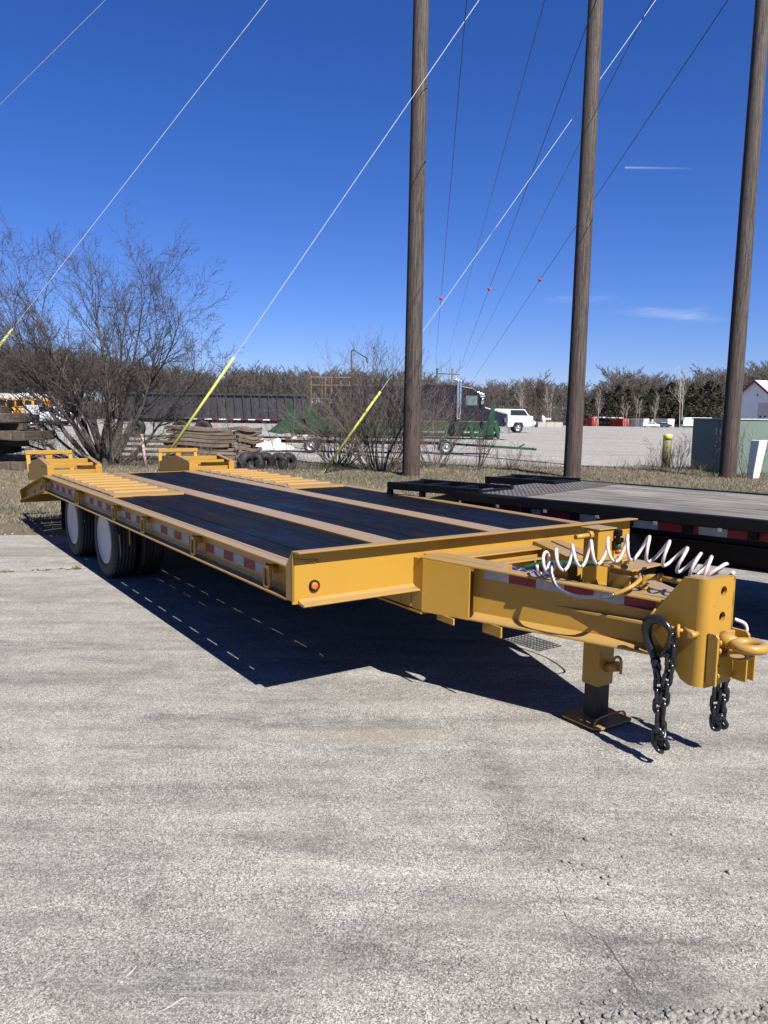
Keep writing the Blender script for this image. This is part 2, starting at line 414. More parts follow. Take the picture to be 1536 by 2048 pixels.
# ------------------------------------------------------------------ ground
def zfar(y):
    if y < 70: return 0.
    if y < 232: return -1.5 * (y - 70) / 162
    return -1.5
def sheet(name, xs, ys, zf, mat, off):
    V = []; Fa = []
    for y in ys:
        for x in xs: V.append((x, y, zf(x, y) + off))
    n = len(xs)
    for j in range(len(ys) - 1):
        for i in range(n - 1): Fa.append((j * n + i, j * n + i + 1, (j + 1) * n + i + 1, (j + 1) * n + i))
    return soup(name, V, Fa, mat)
struct(sheet('ground', [-1600, -300, -100, -30, 0, 30, 100, 300, 1600], [-60, 0, 20, 40, 70, 110, 150, 190, 232, 300, 1500, 3000], lambda x, y: zfar(y), LOT, -.014))
rng = np.random.default_rng(7); random.seed(7)
# near pad: slabs with joints
def edge_y(x): return 9.37 + .06 * (x + 4.7)
pad = MB(); jy = gnd(0, 1148).y; jd = (gnd(165, 1140) - gnd(0, 1148)); js = jd.y / jd.x; jx = gnd(0, 1148).x
def joint_y(x): return jy + js * (x - jx)
def slab(y0f, y1f, nm):
    b = MB(); xs = [-30 + 1.0 * i for i in range(61)]
    V = []; Fa = []
    for x in xs: V.append((x, y0f(x), 0))
    for x in xs: V.append((x, y1f(x), 0))
    n = len(xs)
    for x in xs: V.append((x, y0f(x), -.03))
    for x in xs: V.append((x, y1f(x), -.03))
    for i in range(n - 1):
        Fa.append((i, i + 1, n + i + 1, n + i)); Fa.append((2*n+i, 2*n+i+1, i+1, i)); Fa.append((n+i, n+i+1, 3*n+i+1, 3*n+i))
    o = soup(nm, V, Fa, CONC); struct(o); return o
slab(lambda x: -30., lambda x: joint_y(x) - .012, 'concrete_pad')
slab(lambda x: joint_y(x) + .012, lambda x: edge_y(x) + .04 * math.sin(x * 3.1) + .05 * math.sin(x * 7.7), 'concrete_pad')
# dirt in the joint: clumps
def hn(x, y):
    return (math.sin(x * 1.7 + 2.1 * math.sin(y * .7)) * .5 + math.sin(y * 2.3 + x * .9) * .3 + math.sin(x * 5.3 - y * 4.1) * .2)
def verge_z(x, y):
    e = min(1, max(0, (y - edge_y(x) + .35) / 1.0)) * min(1, max(0, (23.6 - y) / 1.2))
    return e * (.03 + .03 * hn(x, y) + .02 * hn(x * 3, y * 3))
sheet_v = sheet('grass_verge', [-40 + .4 * i for i in range(176)], [8.8 + .3 * i for i in range(51)], verge_z, DIRT, -.007)
struct(sheet_v)
# thin gravel spill at the verge's far side
# grass blades
def blades(name, N, xr, yr, hmin, hmax, mats, dens=None, w=.006):
    x = rng.uniform(*xr, N); y = rng.uniform(*yr, N)
    if dens is not None:
        k = rng.random(N) < dens(x, y); x = x[k]; y = y[k]
    n = len(x)
    z = np.array([verge_z(a, b) for a, b in zip(x, y)]) - .012
    h = rng.uniform(hmin, hmax, n) * (1 + .8 * (rng.random(n) < .06)); a = rng.uniform(0, 2 * PI, n); l = rng.uniform(.2, 1.1, n) * h
    ww = rng.uniform(.5, 1.4, n) * w
    b = rng.uniform(0, 2 * PI, n)
    P0 = np.stack([x - np.cos(b) * ww, y - np.sin(b) * ww, z], 1); P1 = np.stack([x + np.cos(b) * ww, y + np.sin(b) * ww, z], 1)
    P2 = np.stack([x + np.cos(a) * l, y + np.sin(a) * l, z + h], 1)
    V = np.stack([P0, P1, P2], 1).reshape(-1, 3); Fa = np.arange(len(V)).reshape(-1, 3)
    g = (np.sin(x * 1.1 + y * .8) + np.sin(x * .37 - y * 1.3) + rng.normal(0, .9, n)) > 1.2
    o = soup(name, V, Fa, mats, mi=g.astype(int)); return stuff(o)
def dg(x, y):
    e = 9.37 + .06 * (x + 4.7)
    return np.clip((y - e + .25 * np.sin(x * 2.2)) / 1.6, .0, 1) * np.where(y > 23.2, .4, 1)
g1 = blades('grass', 230000, (-13, 16), (9.1, 24.2), .02, .07, [DRYG, GRNG], dg, .007)
tag(g1, 'short dry winter grass on the verge behind the trailers', 'grass', kind='stuff')

# ------------------------------------------------------------------ yellow trailer
TR = thing('equipment_trailer', (OX, OY, 0), YAW - PI / 2, 'yellow flatbed equipment trailer with black plank deck and folded rear ramps', 'trailer')
def L3(u, v, z): return (u, -v, z)
HW = 1.295; ZD = .775; ZB = .593; LB = 6.25; LE = 7.80
# side rails (C channels, open outwards), bent down at the rear
def beaver(u): return 0 if u > -LB else (-(u + LB)) * .19
def chan_side(s, u0, u1, z0t, z1t, z0b, z1b, name):
    b = MB(); yo = -s * HW; yi = -s * (HW - .062); yb = -s * (HW - .070)
    t = .011
    def seg(ya, yb_, zat, zab, zbt, zbb):
        b.hexa([(u0, ya, zab), (u1, ya, zbb), (u1, yb_, zbb), (u0, yb_, zab), (u0, ya, zat), (u1, ya, zbt), (u1, yb_, zbt), (u0, yb_, zat)])
    seg(yi, yb, z0t, z0b, z1t, z1b)                                    # web
    inner = -s * (HW - .095)
    seg(yo, inner, z0t, z0t - t, z1t, z1t - t)                         # top flange, a little onto the deck
    seg(yo, yi, z0b + t, z0b, z1b + t, z1b)                            # bottom flange
    # fillet under the web
    b.hexa([(u0, yi, z0b + t), (u1, yi, z1b + t), (u1, -s*(HW-.045), z1b + t), (u0, -s*(HW-.045), z0b + t),
            (u0, yi, z0b + t + .02), (u1, yi, z1b + t + .02), (u1, -s*(HW-.056), z1b + t + .006), (u0, -s*(HW-.056), z0b + t + .006)])
    return b.build(name, YEL, TR, .002)
for s in (1, -1):
    chan_side(s, -LB, -.075, ZD, ZD, ZB, ZB, 'side_rail')
    r = chan_side(s, -LE, -LB, .475, ZD, .33, ZB, 'beavertail_rail')
    b = MB(); b.box(L3(-LE - .012, s * HW, .30), L3(-LE, s * (HW - .075), .485)); b.build('end_plate', YEL, TR, .002)
# front channel with raised lip
b = MB()
b.box(L3(-.012, HW, .585), L3(0, -HW, .846))                          # web
b.build('front_channel', YEL, TR, .002)
b = MB()
b.prism([(-.012, .846), (.062, .852), (.064, .862), (-.012, .858)], lambda x, y, t: (x, t, y), -HW + .0, HW - .0)
# chamfer: separate end trim of lip
b.prism([(-.012, .858), (-.075, .782), (-.062, .776), (-.012, .838)], lambda x, y, t: (x, t, y), -HW + .002, HW - .002)
b.build('front_lip', YEL, TR, .002)
b = MB()
b.prism([(0, .585), (.055, .577), (.066, .582), (.066, .590), (.02, .598), (0, .612)], lambda x, y, t: (x, t, y), -HW + .03, HW - .03)
b.build('front_lower_flange', YEL, TR, .002)
for s in (1, -1):
    b = MB(); b.prism([(-.075, .776), (-.012, .855), (-.0, .855), (-.0, .60), (-.075, .60)], lambda x, y, t: (x, t, y), -s * (HW - .001), -s * (HW - .009))
    b.build('corner_gusset', YEL, TR)
b = MB()
pts = [L3(.004, 1.285 - i * .012, .815 + .004 * math.sin(i * 1.9) - .0015 * i) for i in range(12)]
b.tube(pts, .0035, 6); b.tube([L3(.003, p[1] * -1, p[2] - .01) for p in pts[4:]], .0025, 6); b.build('weld_bead', YEL, TR)
# main beams; their top flanges show as the two strips in the deck
for s in (1, -1):
    b = MB()
    b.box(L3(-LB, s * .37, .762), L3(-.03, s * .548, .781))
    b.box(L3(-LB, s * .452, .46), L3(.08, s * .466, .762))
    b.box(L3(-LB, s * .37, .452), L3(.08, s * .548, .466))
    b.build('main_beam', YEL, TR, .002)
    b = MB(); b.box(L3(-.32, s * .535, .475), L3(.085, s * .547, .583))
    for k in range(3): b.box(L3(-.22 + k * .1, s * .547, .48), L3(-.214 + k * .1, s * .551, .582))
    b.build('beam_side_plate', YEL, TR)
# cross members
cm = None
for k in range(18):
    u = -.35 - k * .345
    b = MB(); b.box((u, -1.22, .62), (u + .012, 1.22, .735)); b.box((u, -1.22, .724), (u + .06, 1.22, .735)); b.box((u, -1.22, .615), (u + .06, 1.22, .626))
    if cm is None: cm = b.build('cross_member', DARKM, TR); u_first = u
    else: clone(cm, TR, loc=(u - u_first, 0, 0))
# deck planks
def planks(v0, v1, n, u0, u1):
    w = (v1 - v0) / n
    for i in range(n):
        gap = .0005
        z = .772 + random.uniform(-.003, .002)
        joints = [u0, u1]; e_ = .003 if (i == 1 and u0 > -4) else 0.
        if random.random() < .5: joints = [u0, random.uniform(u0 + 1.2, u1 - 1.2), u1]
        for a, c in zip(joints[:-1], joints[1:]):
            b = MB(); b.box(L3(a + .002, v0 + i * w + gap / 2 + e_, .735), L3(c - .002, v0 + (i + 1) * w - gap / 2 - (.0025 if e_ and c < -1.6 else 0.), z))
            b.build('plank', DECKW, TR, .003)
planks(-.3697, .3697, 4, -LB, -.065)
for s in (1, -1):
    a, c = sorted((s * .5485, s * (1.193 if s == 1 else 1.1995))); planks(a, c, 4, -3.60, -.065)
# traction plates over the wheels
for s in (1, -1):
    b = MB(); b.box(L3(-LB, s * .552, .752), L3(-3.602, s * 1.196, .786)); pl = b.build('ribbed_plate', YEL, TR, .002)
    for k in range(8):
        u = -3.83 - k * .303
        b = MB(); v0, v1 = s * .64, s * 1.14
        j = random.uniform(-.006, .006)
        b.prism([(u - .002 + j, .7865), (u + .026 + j, .7865), (u + .026 + j, .791), (u + .004 + j, .806), (u - .002 + j, .806)], lambda x, y, t: (x, t, y), -v0, -v1)
        b.build('cleat', YEL, TR, .001)
    for k in range(10):     # dark strips laid on top, painting the shade of the plate's edge gaps
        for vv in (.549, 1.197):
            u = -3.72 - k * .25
            b = MB(); b.box(L3(u, s * (vv + .001), .7865), L3(u - .17, s * (vv + .0075), .7885)); b.build('gap_shadow_strip', DARKM, TR)
# beavertail deck
b = MB()
for k in range(7):
    u0 = -LB - .06 - k * .215; u1 = u0 - .12
    za = ZD - .01 + (u0 + LB) * .19; zb = ZD - .01 + (u1 + LB) * .19
    b.hexa([(u0, -1.2, za - .06), (u1, -1.2, zb - .06), (u1, 1.2, zb - .06), (u0, 1.2, za - .06), (u0, -1.2, za), (u1, -1.2, zb), (u1, 1.2, zb), (u0, 1.2, za)])
b.build('beavertail_crossbars', YEL, TR)
b = MB(); b.box((-LB - .005, -1.22, .60), (-LB + .01, 1.22, .775)); b.box((-LE - .01, -1.29, .30), (-LE + .01, 1.29, .46)); b.build('rear_crossmember', YEL, TR)
for s in (1, -1):
    for vv in (.46,):
        b = MB(); b.hexa([(-LE, -s*vv-.02, .33), (-LB, -s*vv-.02, .50), (-LB, -s*vv+.02, .50), (-LE, -s*vv+.02, .33), (-LE, -s*vv-.02, .42), (-LB, -s*vv-.02, .73), (-LB, -s*vv+.02, .73), (-LE, -s*vv+.02, .42)])
        b.build('beavertail_beam', YEL, TR)
# folded ramps
def ramp(s):
    inner, outer = s * .56, s * 1.19
    prof = [(-6.50, .715), (-6.50, .868), (-7.02, .93), (-7.72, .80), (-7.72, .60)]
    b = MB()
    for vv in (inner, outer):
        d = .012 if vv == outer else -.012
        b.prism(prof, lambda x, y, t: (x, t, y), -vv, -(vv - s * d))
    o = b.build('folded_ramp', YEL, TR, .002)
    o['label'] = 'yellow ramp folded over the beavertail' 
    for vv, sg in ((inner, 1), (outer, -1)):
        b = MB(); b.box(L3(-6.50, vv - s * sg * .002, .70), L3(-6.485, vv + s * sg * .075, .868)); b.build('ramp_foot', YEL, o, .003)
        b = MB(); 
        for (u0, z0), (u1, z1) in zip(prof[1:3], prof[2:4]):
            b.hexa([(u0, -(vv), z0), (u1, -(vv), z1), (u1, -(vv + s*sg*.05), z1), (u0, -(vv + s*sg*.05), z0), (u0, -(vv), z0 + .01), (u1, -(vv), z1 + .01), (u1, -(vv + s*sg*.05), z1 + .01), (u0, -(vv + s*sg*.05), z0 + .01)])
        b.build('ramp_rail_flange', YEL, o)
    for k, (u, z, h) in enumerate(((-6.72, .865, .035), (-6.98, .895, .05), (-6.60, .775, .06), (-7.3, .84, .04), (-7.6, .78, .04))):
        b = MB(); b.box(L3(u, inner, z - h / 2), L3(u - .04, outer, z + h / 2)); b.build('rung', YEL, o, .002)
    # foot frame standing upright at the rear
    uf = -7.86
    b = MB(); b.box(L3(uf, s * .60, .935), L3(uf - .05, s * 1.20, .985)); b.build('frame_bar', YEL, o, .003)
    for vv in (.625, 1.165):
        b = MB(); b.beam(L3(uf - .02, s * vv, .935), L3(uf + .05, s * (vv - .01), .60), .05, .02, up=(1, 0, 0)); b.build('frame_leg', YEL, o, .002)
    b = MB(); b.box(L3(uf - .01, s * .86, .872), L3(uf - .02, s * .94, .935)); b.build('frame_tab', YEL, o)
    # latch hole, as a dark recessed plug
    b = MB(); b.box(L3(-6.66, outer + s * .0125, .838), L3(-6.82, outer + s * .0145, .848)); b.build('latch_slot', DARKM, o)
ramp(1); ramp(-1)
# lashing rings and brackets
def ring(u, s, z=.672, drop=0.):
    path = []
    for i in range(28):
        a = 2 * PI * i / 28
        x = .034 * math.cos(a); zz = .026 * math.sin(a) + (.034 if math.sin(a) > 0 else -.034)
        path.append(L3(u + x, s * (HW - .018 + drop * (zz * .1)), z + zz))
    b = MB(); b.tube(path, .0105, 8, closed=True); o = b.build('lashing_ring', YEL, TR)
    b = MB(); b.box(L3(u + .005, s * (HW - .06), z + .045), L3(u + .05, s * (HW - .002), z + .065)); b.box(L3(u + .04, s * (HW - .06), z + .02), L3(u + .05, s * (HW - .03), z + .065))
    b.build('bracket', YEL, o, .002)
for u in (-.33, -1.43, -2.50, -3.30, -4.60, -6.20):
    ring(u, 1); ring(u, -1)
for u in (-4.66, -6.27): ring(u - .03, 1)
# reflective tape
tm = {}
def tape(u0, u1, s, red, z0=.650, z1=.706, slope=0., zo=0.):
    b = MB(); v = s * (HW - .0615)
    y = -v; y2 = -(v + s * .0012)
    def zz(u): return (u + LB) * .19 * slope + zo
    b.hexa([(u0, y, z0 + zz(u0)), (u1, y, z0 + zz(u1)), (u1, y2, z0 + zz(u1)), (u0, y2, z0 + zz(u0)), (u0, y, z1 + zz(u0)), (u1, y, z1 + zz(u1)), (u1, y2, z1 + zz(u1)), (u0, y2, z1 + zz(u0))])
    b.build('reflective_strip', REDT if red else WHT, TR)
u = -.425; red = False; k = 0
while u > -6.15:
    w = .148 + random.uniform(-.004, .006)
    if not any(a - .07 < u - w / 2 < a + .07 for a in (-1.43, -2.50, -3.30, -4.60, -4.69)):
        for s in (1, -1): tape(u, u - w + .002, s, red)
    red = not red; u -= w
for k in range(5): tape(-6.42 - k * .21, -6.42 - k * .21 - .10, 1, k % 2, .642, .698, 1.0)
# marker lights
def marker(center, normal, r=.030, par=TR, lens=AMB):
    n = Vector(normal); c = Vector(center); a = Vector((0, 0, 1)); x = n.cross(a).normalized(); y = n.cross(x)
    b = MB(); b.lathe([(r, 0), (r, .010), (r * .86, .014), (r * .70, .012), (r * .68, .006)], lambda p, q, h: c + x * p + y * q + n * h, 24)
    o = b.build('marker_light', BLKP, par)
    b = MB(); b.lathe([(r * .69, .004), (r * .66, .012), (r * .45, .0155), (r * .2, .017), (.0005, .0175)], lambda p, q, h: c + x * p + y * q + n * h, 24)
    b.build('lens', lens, o)
marker(L3(0, 1.174, .671), (1, 0, 0)); marker(L3(0, -1.174, .671), (1, 0, 0))
marker(L3(-.135, HW - .062, .655), (0, -1, 0)); marker(L3(-3.17 - .30, HW - .06, .675), (0, -1, 0), .024, lens=DARKM)
# wires poking out below the front channel
b = MB(); b.tube([L3(-.05, 1.19, .60), L3(-.03, 1.19, .57), L3(.0, 1.185, .55)], .004, 6); b.tube([L3(-.05, 1.12, .60), L3(-.01, 1.10, .575), L3(.02, 1.10, .56)], .0035, 6)
b.build('wire_end', DARKM, TR)
# axles, hangers and dual wheels
RUB = NT('tyre_rubber'); RUB.set('Base Color', RUB.ramp(RUB.noise(14, 5), [(.3, (.008, .008, .009)), (.7, (.020, .019, .019))])); RUB.set('Roughness', .75); RUB = RUB.mat
RIMW = simple('white_wheel_paint', (.30, .32, .35), .35, 0, .12, 5)
TW = .205; TRR = .372; RR = .232
def dual_wheel(u, s, vc, par=TR, outer=True):
    zc = .366
    def fn(x, y, h): return (u + x, -(s * (vc + h)), zc + y)
    prof = []
    hw = TW / 2
    for r, h in ((RR + .004, -hw + .012), (RR + .02, -hw), (RR + .075, -hw - .008), (TRR - .022, -hw + .006), (TRR - .004, -hw + .022)): prof.append((r, h))
    g = [-.06, -.03, 0, .03, .06]
    for q in g: prof += [(TRR, q - .011), (TRR - .012, q - .008 + .012 - .006) , (TRR - .012, q + .009), (TRR, q + .012)]
    for r, h in ((TRR - .004, hw - .022), (TRR - .022, hw - .006), (RR + .075, hw + .008), (RR + .02, hw), (RR + .004, hw - .012)): prof.append((r, h))
    b = MB(); b.lathe(prof, fn, 56)
    # shoulder lugs
    for i in range(48):
        a = 2 * PI * i / 48
        for sg in (1, -1):
            ca, sa = math.cos(a), math.sin(a); c2, s2_ = math.cos(a + .07), math.sin(a + .07)
            h0, h1 = sg * (hw - .028), sg * (hw - .004)
            b.hexa([fn((TRR - .018) * ca, (TRR - .018) * sa, h0), fn((TRR - .018) * c2, (TRR - .018) * s2_, h0), fn((TRR - .03) * c2, (TRR - .03) * s2_, h1), fn((TRR - .03) * ca, (TRR - .03) * sa, h1),
                    fn((TRR + .001) * ca, (TRR + .001) * sa, h0), fn((TRR + .001) * c2, (TRR + .001) * s2_, h0), fn((TRR - .016) * c2, (TRR - .016) * s2_, h1), fn((TRR - .016) * ca, (TRR - .016) * sa, h1)])
    w = b.build('wheel', RUB, par)
    if outer:
        # smooth white disc cover, slightly domed
        b = MB(); b.lathe([(RR + .006, hw - .012), (RR + .004, hw - .002), (RR - .012, hw + .004), (RR - .02, hw - .004), (RR * .7, hw - .016), (RR * .3, hw - .022), (.001, hw - .024)], fn, 48)
        b.build('rim', RIMW, w)
    return w
for u in (-3.90, -5.15):
    b = MB(); b.tube([L3(u, .95, .366), L3(u, -.95, .366)], .065, 16); b.build('axle', DARKM, TR)
    for s in (1, -1):
        dual_wheel(u, s, 1.115); dual_wheel(u, s, .865, outer=False)
for s in (1, -1):
    b = MB()
    for k in range(4): b.beam(L3(-3.35, s * .5, .40 + k * .012), L3(-5.7, s * .5, .40 + k * .012), .07, .010)
    for u in (-3.35, -4.52, -5.7): b.box(L3(u - .06, s * .46, .38), L3(u + .06, s * .54, .60))
    b.build('leaf_spring', DARKM, TR)
# air tank and brake gear under the deck
b = MB(); b.tube([L3(-2.6, -.3, .52), L3(-2.6, .3, .52)], .12, 16); b.build('air_tank', DARKM, TR)
for s in (1, -1):
    b = MB(); b.box(L3(-5.78, s * .72, .2), L3(-5.775, s * 1.2, .58)); b.build('mud_flap', BLKP, TR)
b = MB(); b.tube([L3(-3.3, 1.15, .59), L3(-3.31, 1.15, .5), L3(-3.31, 1.15, .38)], .006, 6); b.build('hanging_cable', YEL, TR)

# ---- A-frame tongue
PA = (.085, .545); PB = (1.336, .086)
dA = Vector((PB[0] - PA[0], PB[1] - PA[1])); lenA = dA.length; dA.normalize(); nA = Vector((-dA.y, dA.x))  # outward normal (towards +v)
def ztop(t): return .775 + (.727 - .775) * t / lenA
def zbot(t): return .470 - .004 * t / lenA
def AL(s, t, o, z):   # t along rail, o outward offset
    p = Vector(PA) + dA * t + nA * o; return L3(p.x, s * p.y, z)
def abar(b, s, t0, t1, o0, o1, za, zb, top=True):
    """bar between offsets, za/zb = functions"""
    b.hexa([AL(s, t0, o0, za(t0)), AL(s, t1, o0, za(t1)), AL(s, t1, o1, za(t1)), AL(s, t0, o1, za(t0)),
            AL(s, t0, o0, zb(t0)), AL(s, t1, o0, zb(t1)), AL(s, t1, o1, zb(t1)), AL(s, t0, o1, zb(t0))])
fw_ = .060; TBOX = .292
for s in (1, -1):
    b = MB()
    abar(b, s, TBOX - .01, lenA - .03, -fw_ - .010, -fw_, lambda t: zbot(t) + .002, lambda t: ztop(t) - .002)       # web
    abar(b, s, -.02, lenA, -fw_ - .012, 0, lambda t: ztop(t) - .012, ztop)                                       # top flange
    abar(b, s, TBOX, lenA, -fw_ - .012, 0, zbot, lambda t: zbot(t) + .012)                                       # bottom flange
    # fillet on the bottom flange
    t0, t1 = TBOX, lenA - .03
    b.hexa([AL(s, t0, -fw_, zbot(t0) + .012), AL(s, t1, -fw_, zbot(t1) + .012), AL(s, t1, -.025, zbot(t1) + .012), AL(s, t0, -.025, zbot(t0) + .012),
            AL(s, t0, -fw_, zbot(t0) + .035), AL(s, t1, -fw_, zbot(t1) + .035), AL(s, t1, -.042, zbot(t1) + .017), AL(s, t0, -.042, zbot(t0) + .017)])
    b.build('tongue_rail', YEL, TR, .0025)
    b = MB(); abar(b, s, -.002, TBOX, -.010, 0.0005, lambda t: .468, lambda t: ztop(t) - .013); b.build('boxing_plate', YEL, TR, .002)
    b = MB(); abar(b, s, -.05, TBOX + .15, -.19, -.09, lambda t: ztop(t) - .3, lambda t: ztop(t) - .001); b.build('root_box', YEL, TR, .002)
    b = MB(); b.box(L3(0.0, s * .533, .470), L3(.087, s * .545, .762)); b.build('root_plate', YEL, TR, .003)
# small plates hanging below the rails
b = MB(); b.box(L3(.16, .50, .435), L3(.30, .49, .47)); b.build('bottom_plate', YEL, TR)
b = MB(); b.box(L3(.42, .40, .415), L3(.56, .39, .47)); b.build('bottom_plate', YEL, TR)
# tape on the tongue
def ttape(t0, t1, s, red):
    b = MB(); o = -fw_
    b.hexa([AL(s, t0, o, ztop(t0) - .070), AL(s, t1, o, ztop(t1) - .070), AL(s, t1, o + .0015, ztop(t1) - .070), AL(s, t0, o + .0015, ztop(t0) - .070),
            AL(s, t0, o, ztop(t0) - .017), AL(s, t1, o, ztop(t1) - .017), AL(s, t1, o + .0015, ztop(t1) - .017), AL(s, t0, o + .0015, ztop(t0) - .017)])
    b.build('reflective_strip', REDT if red else WHT, TR)
tt = [.345, .49, .64, .79, .94, 1.09, 1.235]
for s in (1, -1):
    for i in range(6): ttape(tt[i], tt[i + 1] - .001, s, i % 2)
# inner tray, cross plate and nose
b = MB()
b.hexa([L3(.09, .40, .60), L3(1.42, .07, .60), L3(1.42, -.07, .60), L3(.09, -.40, .60), L3(.09, .40, .61), L3(1.42, .07, .61), L3(1.42, -.07, .61), L3(.09, -.40, .61)])
b.hexa([L3(.66, .20, .655), L3(1.40, .06, .655), L3(1.40, -.06, .655), L3(.66, -.20, .655), L3(.66, .20, .665), L3(1.40, .06, .665), L3(1.40, -.06, .665), L3(.66, -.20, .665)])
b.build('tray_floor', YEL, TR)
b = MB(); b.hexa([L3(1.06, .12, .728), L3(1.40, .04, .726), L3(1.40, -.08, .726), L3(1.06, -.16, .728), L3(1.06, .12, .736), L3(1.40, .04, .734), L3(1.40, -.08, .734), L3(1.06, -.16, .736)]); b.build('tongue_top_plate', YEL, TR)
b = MB(); b.box(L3(.0, .40, .60), L3(.09, -.42, .745)); b.box(L3(.0, .30, .742), L3(.12, -.36, .752)); b.build('inner_crossbar', YEL, TR, .003)
b = MB(); b.box(L3(.0, .36, .69), L3(.16, -.30, .70)); b.build('inner_step', YEL, TR, .003)
# nose plate: a U bent round the front, holes in its face
NF = 1.512; NHW = .113; NHF = .088; NR = .046
def plate_face(b, u0, u1, z0, z1, v0, v1, holes, r):
    """front plate between v0..v1 with round holes at given z (v=hc)"""
    n = 24
    zs = [z0] + [(a[1] + c[1]) / 2 for a, c in zip(holes[:-1], holes[1:])] + [z1]
    for i, (hv, hz) in enumerate(holes):
        za, zb = zs[i], zs[i + 1]
        ring_o = []; ring_i = []
        for j in range(n):
            a = 2 * PI * j / n + PI / n; c, s_ = math.cos(a), math.sin(a)
            ex = (v1 - hv) / c if c > 1e-9 else ((v0 - hv) / c if c < -1e-9 else 1e9)
            ez = (zb - hz) / s_ if s_ > 1e-9 else ((za - hz) / s_ if s_ < -1e-9 else 1e9)
            e = min(ex, ez); ring_o.append((hv + c * e, hz + s_ * e)); ring_i.append((hv + r * c, hz + r * s_))
        for cu in (0, 1):
            uu = u1 if cu == 0 else u0
            V = [L3(uu, v, z) for v, z in ring_o] + [L3(uu, v, z) for v, z in ring_i]
            b.add(V, [(j, (j + 1) % n, n + (j + 1) % n, n + j) for j in range(n)])
            # corners
            for cv in (v0, v1):
                for cz in (za, zb):
                    near = sorted(range(n), key=lambda j: (ring_o[j][0] - cv) ** 2 + (ring_o[j][1] - cz) ** 2)[:2]
                    b.add([L3(uu, cv, cz), L3(uu, *ring_o[near[0]]), L3(uu, *ring_o[near[1]])], [(0, 1, 2)])
        V = [L3(u1, v, z) for v, z in ring_i] + [L3(u0, v, z) for v, z in ring_i]
        b.add(V, [(j, (j + 1) % n, n + (j + 1) % n, n + j) for j in range(n)], 0, True)
b = MB()
vi = NHW - NR
plate_face(b, NF - .016, NF, .385, .862, -NHF, vi, [(-.005, .466), (-.005, .572), (-.005, .690), (-.005, .803)], .0225)
# rounded near bend
n = 8
for zc0, zc1 in ((.385, .862),):
    out = []; inn = []
    for i in range(n + 1):
        a = PI / 2 * i / n
        out.append((NF - NR + NR * math.cos(a), vi + NR * math.sin(a))); inn.append((NF - NR + (NR - .016) * math.cos(a), vi + (NR - .016) * math.sin(a)))
    for ringp, in ((out,), (inn,)):
        V = [L3(x, y, zc0) for x, y in ringp] + [L3(x, y, zc1) for x, y in ringp]
        b.add(V, [(i, i + 1, n + 2 + i, n + 1 + i) for i in range(n)], 0, True)
    for zz in (zc0, zc1):
        V = [L3(x, y, zz) for x, y in out] + [L3(x, y, zz) for x, y in inn]
        b.add(V, [(i, i + 1, n + 2 + i, n + 1 + i) for i in range(n)])
b.build('nose_plate', YEL, TR, fix=False)
side = [(NF - NR, .385), (NF - NR, .862), (1.395, .858), (1.232, .645), (1.226, .628), (1.25, .575), (1.34, .475), (1.385, .425), (1.405, .40), (1.44, .386)]
for s in (1, -1):
    v = NHW if s == 1 else -NHF
    b = MB(); uu = side if s == 1 else [(NF if p[0] > NF - NR - .001 else p[0], p[1]) for p in side]
    b.prism(uu, lambda x, y, t: (x, t, y), -v, -(v - s * .016)); b.build('nose_side_plate', YEL, TR, 0.0015)
b = MB(); b.box(L3(1.40, -NHF + .017, .846), L3(NF - .017, NHW - .017, .8615)); b.build('nose_cap', YEL, TR)
b = MB(); b.box(L3(1.20, -.09, .47), L3(NF - .017, .09, .482)); b.build('nose_bottom', YEL, TR)
# weld beads on the side plate corner
b = MB(); b.tube([L3(1.228, NHW + .002, .62), L3(1.225, NHW + .004, .632), L3(1.235, NHW + .002, .648), L3(1.26, NHW + .001, .684)], .005, 6); b.build('weld_bead', YEL, TR)
# pintle eye mount
for s, vv in ((1, .092), (-1, -.090)):
    q_ = .048 if s == 1 else .085
    b = MB(); b.prism([(NF + .001, .405), (NF + .001, .632), (NF + q_ - .012, .632), (NF + q_, .618), (NF + q_, .405)], lambda x, y, t: (x, t, y), -(vv), -(vv - s * .014)); b.build('eye_mount_plate', YEL, TR, .002)
b = MB(); b.box(L3(NF + .001, -.083, .405), L3(NF + .022, .083, .625)); b.build('eye_back_plate', YEL, TR, .003)
b = MB(); b.prism([(NF + .02, .53), (NF + .13, .53), (NF + .13, .54), (NF + .02, .54)], lambda x, y, t: (x, t, y), -.05, .07)
b.prism([(NF + .022, .42), (NF + .115, .42), (NF + .115, .53), (NF + .022, .53)], lambda x, y, t: (x, t, y), .084, .094)
b.build('eye_brace', YEL, TR, .002)
b = MB(); cu, cv, cz = 1.652, .012, .597
b.tube([L3(cu + .056 * math.cos(2 * PI * i / 40), cv + .056 * math.sin(2 * PI * i / 40), cz) for i in range(40)], .0215, 16, closed=True)
b.tube([L3(NF + .02, cv, cz - .004), L3(NF + .055, cv, cz - .002), L3(cu - .055, cv, cz)], [.042, .034, .024], 16)
b.build('tow_eye', YEL, TR)
b = MB()
for q in range(5): b.tube([L3(NF + .046, .074, .44 + q * .036), L3(NF + .050, .072, .452 + q * .036), L3(NF + .046, .073, .463 + q * .036)], .006, 6)
b.build('weld_bead', YEL, TR)
